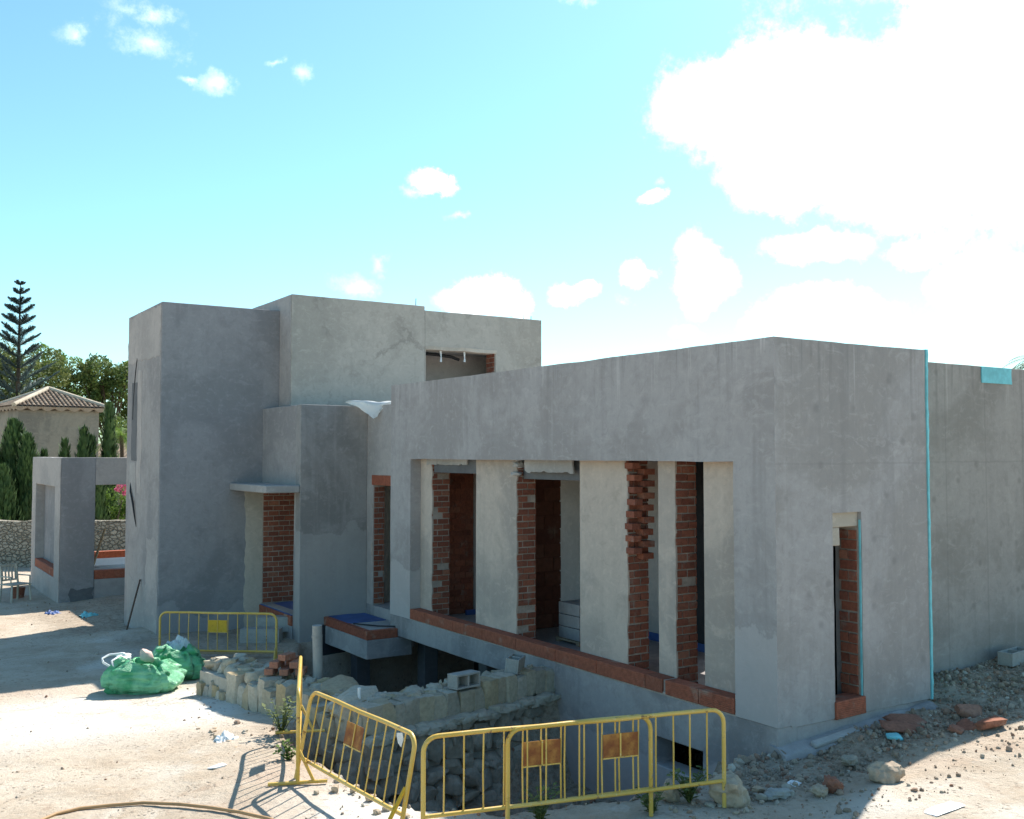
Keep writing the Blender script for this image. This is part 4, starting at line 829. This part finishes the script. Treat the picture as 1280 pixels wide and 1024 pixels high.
# sandy lumps strewn along the lip of the trench
grpl = 'pale stones strewn along the lip of the trench'
for k in range(46):
    a = R(); x = U(3.9, 4.45) if k < 26 else U(6.9, 8.5); yv = U(8.2, 13.6) if k < 26 else U(7.0, 7.9)
    if k < 26: x -= .1 * (yv > 12)
    sz = U(.03, .11); z = gz(x, yv); single('stone', MB().rock((x, yv, z + sz * .2), (sz, sz * U(.6, 1), sz * U(.4, .8)), U(0, 6), .25, .45), M['rockm'] if R() < .6 else M['rubble'], 'pale stone lying along the lip of the dug trench', 'stone', grpl, smooth=50)
# plank, timber by the bags
p = gpt(290, 826); single('timber', MB().obox(p + Vector((.1, .3, .10)), (1.9, .10, .06), (0, .02, -.5)), M['wood'], 'grey timber batten lying between the barrier and the stone wall', 'timber', bevel=.006)
# white chair by the pavilion
M['oldwhite'] = plain('weathered_white_paint', (.48, .45, .37), .8, .25, 6)
ch = thing('chair', 'old white chair frame standing beside the pavilion', 'chair', (3.85, 31.3, gz(3.85, 31.3)), .5)
for x, y in ((-.27, -.22), (.27, -.22), (-.25, .25), (.25, .25)):
    top = .50 if y < 0 else 1.02; link('leg', MB().tube([(x * 1.1, y * 1.15, 0), (x, y, .5), (x * .95, y * (1.35 if y > 0 else 1), top)], .028, 8), M['oldwhite'], ch, 50, local=True)
link('seat', MB().obox((0, 0, .5), (.6, .54, .035)), M['oldwhite'], ch, None, .01, True)
bk = MB()
for k in range(5): bk.obox((-.2 + .1 * k, .31, .80), (.05, .015, .42), (-.12, 0, 0))
bk.obox((0, .335, 1.0), (.54, .03, .07)).obox((0, .285, .6), (.5, .02, .05)); link('backrest', bk, M['oldwhite'], ch, None, .006, True)
link('arm_rest', MB().obox((.29, .05, .72), (.04, .5, .03)).obox((-.29, .05, .72), (.04, .5, .03)).tube([(-.29, -.2, .5), (-.29, -.2, .72)], .02, 6).tube([(.29, -.2, .5), (.29, -.2, .72)], .02, 6), M['oldwhite'], ch, None, .004, True)
p = gpt(22, 748); t = MB(); n = 20
for k, (r, z) in enumerate(((.0, 0), (.16, 0), (.20, .3), (.21, .31), (.18, .31), (.16, .1), (0, .09))):
    for i in range(n): a = 2 * math.pi * i / n; t.v.append((p.x + r * math.cos(a), p.y + r * math.sin(a), p.z + z))
    if k:
        for i in range(n): t.f.append(((k - 1) * n + i, (k - 1) * n + (i + 1) % n, k * n + (i + 1) % n, k * n + i))
single('bucket', t, M['clayshard'], 'reddish bucket standing under the white chair', 'bucket', smooth=40)
# stack of blocks inside the room
st_ = thing('block_pallet', 'stack of grey blocks on a pallet seen through the second wide opening', 'pallet', (10.35, 13.75, .262))
link('pallet', MB().box(10.0, 10.7, 13.45, 14.1, .30, .33).box(10.0, 10.7, 13.45, 13.53, .262, .30).box(10.0, 10.7, 14.02, 14.1, .262, .30), M['wood'], st_)
for k in range(3): link('block_layer', MB().box(10.03, 10.34, 13.48, 14.06, .335 + .2 * k, .525 + .2 * k).box(10.36, 10.67, 13.48, 14.06, .335 + .2 * k, .525 + .2 * k), M['conc'], st_, bevel=.01)
# ------------------------------------------------------------------ gravel
def gravel():
    ico = bmesh.new(); bmesh.ops.create_icosphere(ico, subdivisions=1, radius=1); iv = [v.co.copy() for v in ico.verts]; iff = [tuple(v.index for v in f.verts) for f in ico.faces]; ico.free()
    V, F, n = [], [], 0; tries = 0; NG = 90000; xs = np.random.RandomState(3).uniform(-2, 17, NG); ys = np.random.RandomState(4).uniform(5.2, 31, NG); NH = 48000; xs[:NH] = np.random.RandomState(8).uniform(6.6, 16, NH); ys[:NH] = np.random.RandomState(9).uniform(6.2, 9, NH)
    tr_ = poly_in(xs, ys, TRENCH); pit_ = poly_in(xs, ys, PIT)
    dens = .07 + .16 * np.clip((np.abs(xs - 4.3) < .7) * (ys < 16), 0, 1) + .5 * sst(1 - np.abs(xs - (5.05 - .14 * (ys - 13))) / .35) * (ys > 11.5) * (ys < 16.6) + .8 * sst((tr_ + .3) / .3)
    dens = np.maximum(dens, .6 * sst((xs - 7.2) / .6) * sst((ys - 6.9) / .5) * (ys < 9)); dens = np.maximum(dens, .5 * sst((xs - 3) / 1) * sst((ys - 23) / 1.5)); dens = np.maximum(dens, .9 * (xs > 11.7) * sst((ys - 8.2) / .5) * (ys < 9))
    dens = np.maximum(dens, .22 * (xs > 4.4) * (ys > 16) * (ys < 22))
    ok = (np.random.RandomState(5).uniform(0, 1, 90000) < dens * .55) & (pit_ < -.1) & ~((xs > 8.8) & (ys > 8.15) & (xs < 11.64)) & ~((xs > 11.6) & (ys > 8.93)) & ~((xs > 5.4) & (ys > 22.05) & (xs < 8)) & ~((xs > 7.6) & (ys > 19.8))
    xs, ys = xs[ok], ys[ok]; zs = ground(xs, ys); rs = np.random.RandomState(6)
    for x, y, z, tr1 in zip(xs, ys, zs, poly_in(xs, ys, TRENCH)):
        r = min(.06, .005 + .0095 * rs.exponential()) * (1.4 if tr1 > -.3 else 1.0 if x > 6.5 else (.95 if y < 16.6 and x > 3.6 else .62)); M_ = Euler((rs.uniform(0, 6), rs.uniform(0, 6), rs.uniform(0, 6))).to_matrix(); sc = Vector((r, r * rs.uniform(.6, 1), r * rs.uniform(.45, .9))); sd = rs.uniform(0, 99); a = MN.noise((x * .7, y * .7, 0)) * .035 + MN.noise((x * 2.3, y * 2.3, 5)) * .02
        for q in iv:
            w = M_ @ Vector((q.x * sc.x, q.y * sc.y, q.z * sc.z)) * (1 + .35 * MN.noise(q * 1.5 + Vector((sd, 0, 0)))); V.append((x + w.x, y + w.y, z + a + r * .25 + w.z))
        F += [(f[0] + n, f[1] + n, f[2] + n) for f in iff]; n += len(iv)
    mb = MB(); mb.v = V; mb.f = F
    o = link('gravel', mb, islandmat('gravel_mix', [(.38, .295, .215), (.29, .21, .15), (.45, .37, .285), (.32, .17, .11), (.40, .31, .235), (.24, .18, .135), (.54, .48, .395)], .97, .25, 30, .004), None, None)
    tag(o, 'loose gravel and rubble strewn along the trench and walls', 'gravel', kind='stuff')
gravel()
# ------------------------------------------------------------------ weeds
def weed(name, c, h, n, label, m='foliage_bright', spread=.3):
    t = thing(name, label, 'weed', c); stm = MB(); lf = MB()
    for k in range(n):
        a = U(0, 6.28); L = h * U(.5, 1.1); tip = Vector((math.cos(a) * spread * U(.2, 1), math.sin(a) * spread * U(.2, 1), L)); mid = tip * .5 + Vector((0, 0, L * .12)); stm.tube([(0, 0, -.02), mid, tip], [.006, .004, .002], 4)
        for q in range(9):
            f = (q + 1) / 9.5; p = (mid * (2 * f) if f < .5 else mid.lerp(tip, 2 * f - 1)); aa = U(0, 6.28); l = U(.04, .09); d = Vector((math.cos(aa), math.sin(aa), U(-.1, .6))) * l; s_ = Vector((-d.y, d.x, 0)) * .3; lf.add([p, p + d * .5 + s_, p + d, p + d * .5 - s_], [(0, 1, 2, 3)])
    link('stem', stm, M['foliage_oak'], t, None, local=True); link('leaf', lf, M[m], t, None, local=True)
p = gpt(352, 918); weed('weed', (p.x, p.y, p.z), .42, 16, 'green leafy weed on the sand left of the end on barrier', 'foliage_oak', .28)
p = gpt(372, 948); weed('weed', (p.x - .1, p.y, p.z), .2, 10, 'small yellowed weed at the foot of the end on barrier', 'foliage_bright', .2)
p = gpt(672, 1026); weed('weed', (p.x, p.y - .05, p.z + .0), .3, 14, 'weed below the left half of the front barrier', 'foliage_oak', .22)
p = gpt(862, 1002); weed('weed', (p.x, p.y, p.z), .3, 18, 'weed tuft growing between the pink stone and the pale boulder', 'foliage_oak', .28)
p = gpt(815, 1018); weed('weed', (p.x, p.y, p.z), .22, 12, 'low weed under the middle of the front barrier', 'foliage_oak', .3)
# ------------------------------------------------------------------ background: boundary wall, old house, trees
rz = np.array([math.cos(YAW), -math.sin(YAW), 0])
pa, pb = atd(-420, 652, 38), atd(420, 652, 38); dirp = Vector((pb.x - pa.x, pb.y - pa.y, 0)).normalized(); Lp = (Vector((pb.x, pb.y)) - Vector((pa.x, pa.y))).length
bw = MB().wall('y', 0, .45, 0, Lp, -1.2, .92, cell=.35); an = math.atan2(dirp.y, dirp.x)
bw.v = [(v[0], v[1] + .05 * MN.noise((v[0], v[2] * 2, 0)), v[2] + (.09 * MN.noise((v[0] * 1.1, 3, 0)) + .05 * MN.noise((v[0] * 3, 8, 0)) if v[2] > .9 else 0)) for v in bw.v]
o = link('boundary_wall', bw, M['perim'], None, 40); o.location = (pa.x, pa.y, 0); o.rotation_euler = (0, 0, an); tag(o, 'long dry stone boundary wall behind the pavilion', 'wall')
# road strip and rail outside left
# old house with hipped tile roof
rv = Vector((math.cos(YAW), -math.sin(YAW), 0)); fv = Vector((math.sin(YAW), math.cos(YAW), 0))
A_ = atd(17, 507, 50); ze = A_.z - .02; A_.z = 0; B_ = A_ + rv * 3.42 + fv * 2.96; ex = (B_ - A_).normalized(); ey = Vector((-ex.y, ex.x, 0)); S = (B_ - A_).length
hs = thing('old_stone_house', 'old rough stone house with a hipped clay tile roof beyond the boundary wall', 'house', (A_.x, A_.y, -1))
cen = A_ + ex * S * .5 + ey * S * .5; apex = cen + Vector((0, 0, 6.78))
cor = [A_, B_, B_ + ey * S, A_ + ey * S]
inn = .42; wl = MB(); wc = [cen + (c - cen) * (1 - inn / (S / 2) * .72) for c in cor]
for i in range(4):
    a, b = wc[i], wc[(i + 1) % 4]; n = 14
    for k in range(n):
        p, q = a.lerp(b, k / n), a.lerp(b, (k + 1) / n)
        for j in range(8): z0, z1 = -1 + 6.62 * j / 8, -1 + 6.62 * (j + 1) / 8; wl.add([p + Vector((0, 0, z0)), q + Vector((0, 0, z0)), q + Vector((0, 0, z1)), p + Vector((0, 0, z1))], [(0, 1, 2, 3)])
link('wall', wl.wobble(.05, .8), M['oldstone'], hs)
tiles = MB(); eave = MB(); ridge = MB()
for i in range(4):
    a, b = cor[i], cor[(i + 1) % 4]; W = (b - a).length; n = int(W / .215); dv = (b - a).normalized(); out = Vector((dv.y, -dv.x, 0))
    base = [a + Vector((0, 0, ze)), b + Vector((0, 0, ze))]; ap = apex
    for k in range(n):
        u0, u1 = k / n, (k + 1) / n; um = (u0 + u1) / 2; top = 1 - abs(um - .5) * 2     # run of this tile row up the facet
        foot = base[0].lerp(base[1], um); slope = (ap - base[0].lerp(base[1], .5)); m_ = max(2, int(top * 9))
        nrm = dv.cross(slope).normalized()
        if nrm.z < 0: nrm = -nrm
        for r in range(m_):
            f0, f1 = top * r / m_, top * (r + 1.12) / m_; p0 = foot + slope * f0 + nrm * .02; p1 = foot + slope * min(f1, top); hw = W / n * .46; vs = []
            for pq, w_ in ((p0, 1.), (p1, .82)):
                for ang in (0, 45, 90, 135, 180): t_ = math.radians(ang); vs.append(pq + dv * math.cos(t_) * hw * w_ + nrm * math.sin(t_) * hw * .9)
            tiles.add(vs, [(q, q + 1, q + 6, q + 5) for q in range(4)])
    o_ = len(eave.v); eave.add([base[0] - Vector((0, 0, .02)), base[1] - Vector((0, 0, .02)), ap - Vector((0, 0, .03))], [(0, 1, 2)])
    # scalloped underside of the eave
    ns = 48; fr = MB()
    for k in range(ns + 1):
        u = k / ns; p = base[0].lerp(base[1], u); sc = .06 + .15 * abs(math.sin(u * math.pi * 7)); eave.v += [tuple(p + out * .02), tuple(p - Vector((0, 0, sc)) - out * .10)]
        if k: q = len(eave.v); eave.f.append((q - 4, q - 2, q - 1, q - 3))
    rp = [base[0] + (apex - base[0]) * t_ + Vector((0, 0, .07)) for t_ in (0, .25, .5, .75, 1)]; ridge.tube(rp, .12, 8)
rf = link('roof', tiles, M['rooftile'], hs, 60); link('eave_board', eave, plain('eave_plaster', (.30, .25, .20), .95), hs); link('hip_ridge', ridge, plain('ridge_mortar', (.50, .42, .32), .95, .25, 6), hs, 60)
# low tiled roof to the right of it
lh = thing('low_house', 'low pale house with a tiled roof edge just left of the tower', 'house', (10.8, 52, -1)); c1 = atd(143, 560, 58)
link('wall', MB().obox((c1.x + 1.5, c1.y, 1.0), (6.0, 4, 4.2), (0, 0, -YAW)), M['oldstone'], lh)
rt = MB()
for k in range(34):
    x = -3.4 + .2 * k; M_ = Matrix.Rotation(-YAW, 3, 'Z'); rt.tube([Vector((c1.x + 1.5, c1.y, 0)) + M_ @ Vector((x, -2.4, 3.0)), Vector((c1.x + 1.5, c1.y, 0)) + M_ @ Vector((x, 0, 3.95))], .1, 6)
link('roof', rt, M['rooftile'], lh, 60)
def leaves(mb, c, rad, n, size, squash=1., shell=.55, up=.3):
    c = Vector(c)
    for _ in range(n):
        while True:
            d = Vector((U(-1, 1), U(-1, 1), U(-1, 1)))
            if 0.05 < d.length < 1: break
        d = d.normalized() * (d.length ** shell); p = c + Vector((d.x * rad, d.y * rad, d.z * rad * squash)); ax = Vector((U(-1, 1), U(-1, 1), U(-1, 1))).normalized(); bx = ax.cross(Vector((U(-1, 1), U(-1, 1), U(-1, 1) + up))).normalized(); s = size * U(.6, 1.3)
        mb.add([p - ax * s, p + bx * s * .4, p + ax * s, p - bx * s * .4], [(0, 1, 2, 3)])
def tree(name, label, base, h, crown, m, leaf=.28, nl=260, trunk=.28, cat='tree', grp=None, limbs=True):
    # crown: list of (dx, dy, dz, radius, squash) clumps relative to the base
    t = thing(name, label, cat, base, 0, grp); tk = MB(); base = Vector(base)
    top = max(c[2] for c in crown) * .8; tk.tube([(0, 0, -.5), (.15, .1, top * .35), (-.1, .15, top * .7), (.05, 0, top)], [trunk, trunk * .8, trunk * .55, trunk * .2], 8)
    cm = MB()
    for dx, dy, dz, r, sq in crown:
        if limbs: tk.tube([(0, 0, max(.3, dz * .45)), (dx * .5, dy * .5, dz * .72), (dx, dy, dz)], [trunk * .35, trunk * .25, .03], 6)
        leaves(cm, (dx, dy, dz), r, int(nl * r * r), leaf, sq)
        for _ in range(5): a = Vector((U(-1, 1), U(-1, 1), U(-.5, .8))).normalized() * r * .95; leaves(cm, (dx + a.x, dy + a.y, dz + a.z * sq), r * .42, int(nl * r * r * .16), leaf, .8)
    link('trunk', tk, M['bark'], t, 60, local=True); link('crown', cm, M[m], t, None, local=True); return t
rv = Vector((math.cos(YAW), -math.sin(YAW), 0)); fv = Vector((math.sin(YAW), math.cos(YAW), 0))
def ptree(name, label, D, clumps, m, px0, leaf=.28, nl=60, trunk=.3, grp=None, depth=2.5):
    b = atd(px0, 600, D); b.z = -.9; cr = []
    for px, py, rpx, sq in clumps: p = atd(px, py, D) + fv * U(-depth, depth) - b; cr.append((p.x, p.y, p.z, rpx / FPX * D, sq))
    return tree(name, label, b, 10, cr, m, leaf, nl, trunk, 'tree', grp)
gt = 'tall trees beyond the boundary wall'
ptree('broad_tree', 'wide dull green tree behind the old house at the far left', 74, [(-20, 470, 34, .8), (12, 455, 24, .8), (35, 470, 30, .85), (5, 495, 34, .8), (50, 450, 20, .7), (62, 470, 24, .8), (-40, 445, 34, .8), (60, 500, 22, .8), (30, 505, 26, .8), (75, 458, 15, .7), (-10, 525, 40, .8), (40, 530, 40, .8), (80, 525, 25, .8), (20, 490, 40, .9), (50, 488, 30, .9)], 'foliage_oak', 25, .15, 230, .35, gt, 3)
ptree('broad_tree', 'sunny yellow green tree right behind the hipped roof', 82, [(88, 478, 16, .8), (70, 462, 16, .8), (80, 455, 14, .8), (92, 500, 16, .8), (80, 470, 14, .8), (72, 448, 12, .7), (84, 490, 14, .8), (95, 505, 13, .8), (60, 440, 12, .7)], 'foliage_bright', 80, .14, 260, .25, gt, 2)
ptree('pine_tree', 'dark rounded pine just left of the tower', 78, [(103, 458, 12, .65), (122, 452, 13, .7), (135, 462, 15, .7), (150, 460, 14, .7), (112, 475, 13, .6), (140, 482, 17, .7), (155, 490, 16, .8), (128, 495, 12, .6), (165, 470, 18, .8), (175, 500, 20, .8), (150, 512, 14, .7), (110, 500, 16, .8), (130, 475, 16, .7), (120, 515, 18, .8), (100, 485, 12, .7), (145, 500, 18, .8), (160, 520, 18, .8), (135, 530, 18, .8), (105, 470, 12, .7), (118, 488, 14, .7), (150, 472, 16, .7), (95, 520, 14, .8), (155, 545, 20, .8)], 'foliage_pine', 138, .17, 260, .3, gt, 2)
ptree('pine_tree', 'lower dark bushy pine behind the low tiled house', 66, [(145, 530, 12, .9), (160, 540, 18, .9), (150, 548, 14, .9), (175, 530, 18, .9)], 'foliage_pine', 155, .13, 260, .2, gt, 1)
# Norfolk pine
ba = atd(20, 600, 70); ba.z = -.9; ar = thing('araucaria', 'tall tiered araucaria rising above the trees at far left', 'tree', ba, 0, gt)
tk = MB().tube([(0, 0, 0), (0, 0, 8), (.02, 0, 16.0)], [.26, .16, .03], 8); link('trunk', tk, M['bark'], ar, 60, local=True); cm = MB(); z = 16.0; lvl = 0
while z > 5.2:
    Lb = min(2.6, .40 + (16.0 - z) * .265); nb = 6; a0 = U(0, 1); z -= U(-.08, .1)
    for k in range(nb):
        a = a0 + 2 * math.pi * k / nb + U(-.1, .1); Lk = Lb * U(.72, 1.12); d = Vector((math.cos(a), math.sin(a), 0)); prev = None
        N = 26
        for q in range(N):
            f = q / (N - 1); p = Vector((0, 0, z)) + d * Lk * f + Vector((0, 0, Lk * (.52 * f + .12 * f * f)))
            wd = .33 * min(1, Lk / .9) * math.sin(math.pi * min(1, .02 + f * .93)) ** .8
            sd = Vector((-d.y, d.x, 0))
            for sg in (-1, 1):
                for e in (0, 1, 2, 3): w_ = U(-.6, .75) * wd; tip = p + sd * sg * wd * U(.3, 1.) + d * wd * .7 + Vector((0, 0, w_ + wd * .35)); s_ = d * .05; cm.add([p - s_, p + s_, tip + s_ * .4, tip - s_ * .4], [(0, 1, 2, 3)])
            if q: cm.add([prev + Vector((0, 0, -.03)), p + Vector((0, 0, -.03)), p + Vector((0, 0, .05)), prev + Vector((0, 0, .05))], [(0, 1, 2, 3)])
            prev = p
    z -= .62 + .03 * lvl; lvl += 1
link('crown', cm, M['foliage_arau'], ar, None, local=True)
# cypresses in front of the old house
def cypress(px, ptop, pbase, D, wpx, label, m='foliage_cyp'):
    b = atd(px, 600, D); b.z = -.9; top = atd(px, ptop, D).z; h = top - b.z; w = wpx * 1.8 / FPX * D; t = thing('cypress', label, 'cypress', b, 0, 'cypresses behind the boundary wall'); mb = MB(); ph = U(0, 9)
    for k in range(int(1700 * h * max(.5, w))):
        f = R() ** 1.15; a = U(0, 6.28); r = w * (1 - f) ** .62 * (.80 + .55 * MN.noise(Vector((math.cos(a) * 1.5, math.sin(a) * 1.5, f * h * .9 + ph)))) * (min(1, .55 + f * 4)) * (R() ** .3)
        p = Vector((r * math.cos(a), r * math.sin(a), f * h)); u_ = Vector((math.cos(a) * U(.0, .6), math.sin(a) * U(0, .6), 1)).normalized(); sd = Vector((-math.sin(a), math.cos(a), U(-.3, .3))); s = U(.06, .19) * (1.5 if R() < .12 else 1); p = p + Vector((math.cos(a), math.sin(a), .3)) * (U(0, .18) if R() < .25 else 0); mb.add([p - u_ * s, p + sd * s * .35, p + u_ * s * 1.2, p - sd * s * .35], [(0, 1, 2, 3)])
    link('crown', mb, M[m], t, None, local=True); link('trunk', MB().tube([(0, 0, -.3), (0, 0, h * .9)], [.10, .02], 6), M['bark'], t, 60, local=True)
for a in ((16, 528, 655, 43, 27, 'tall pointed cypress nearest the left edge, just in front of the old house'), (33, 546, 655, 42.4, 18, 'slimmer cypress between the pointed one and the pavilion'), (-12, 560, 655, 42, 20, 'broad cypress cut off by the left edge'), (3, 585, 655, 41.2, 19, 'short dense cypress in front of the tall pointed one'),
          (80, 553, 655, 44, 8, 'small thin cypress top behind the pavilion roof at its left'), (104, 538, 655, 44, 10, 'bushy cypress top over the middle of the pavilion roof'), (113, 548, 655, 44.6, 6, 'narrow cypress top touching the bushy one over the pavilion roof'), (135, 506, 655, 45, 10, 'tall slim cypress over the right end of the pavilion roof'), (122, 590, 655, 42, 14, 'dark cypress seen through the pavilion opening'), (53, 566, 655, 44, 7, 'lowest cypress tip over the left corner of the pavilion roof')): cypress(*a)
b = atd(146, 600, 43); b.z = -.9; p1 = atd(147, 628, 43) - b; tree('garden_bush', 'bright green bush behind the boundary wall beside the tower', b, 3, [(p1.x, p1.y, p1.z, .65, 1.2), (p1.x + .2, p1.y, p1.z - .8, .7, 1), (p1.x + .9, p1.y - .5, p1.z - .3, .7, 1)], 'foliage_bright', .09, 900, .08, 'bush', None, False)
b = atd(152, 600, 41.5); b.z = -.9; p1 = atd(153, 610, 41.5) - b; tree('flowering_bush', 'pink flowering bush against the tower edge', b, 3, [(p1.x, p1.y, p1.z, .28, 1), (p1.x + .6, p1.y - .4, p1.z + .1, .4, 1)], 'pink', .07, 1500, .05, 'bush', None, False)
# palms
def palm(name, label, base, h, n, L, m='foliage_oak', r=.2):
    t = thing(name, label, 'palm', base); link('trunk', MB().tube([(0, 0, -.5), (.1, 0, h * .5), (0, 0, h)], [r * 1.2, r, r * .9], 10), M['bark'], t, 60, local=True); cm = MB()
    for k in range(n):
        a = 2 * math.pi * k / n + U(-.2, .2); el = U(-.25, 1.1); d = Vector((math.cos(a), math.sin(a), 0)); sd = Vector((-d.y, d.x, 0)); prev = None; N = 24
        for q in range(N + 1):
            f = q / N; p = Vector((0, 0, h)) + d * L * f * math.cos(el * .6) + Vector((0, 0, L * (math.sin(el) * f - .62 * f * f)))
            if prev is not None:
                ll = .55 * math.sin(math.pi * min(1, .1 + f * .88)) ** .7 * L / 2.2
                for sg in (-1, 1): tip = p + sd * sg * ll * .8 + (p - prev).normalized() * ll * .6 - Vector((0, 0, ll * .35)); w = (p - prev) * .28; cm.add([p - w, p + w, tip], [(0, 1, 2)])
                cm.add([prev - sd * .015, p - sd * .015, p + sd * .015, prev + sd * .015], [(0, 1, 2, 3)])
            prev = p
    link('crown', cm, M[m], t, None, local=True)
pb_ = atd(1304, 452, 36); palm('palm_tree', 'palm crown just showing above the right wall', (pb_.x, pb_.y, 0), pb_.z, 26, 1.5, 'foliage_cyp')
pb_ = atd(152, 545, 50); palm('palm_tree', 'small bright palm between the slim cypress and the tower', (pb_.x, pb_.y, -.9), pb_.z + .9, 16, 1.6, 'foliage_bright', .1)
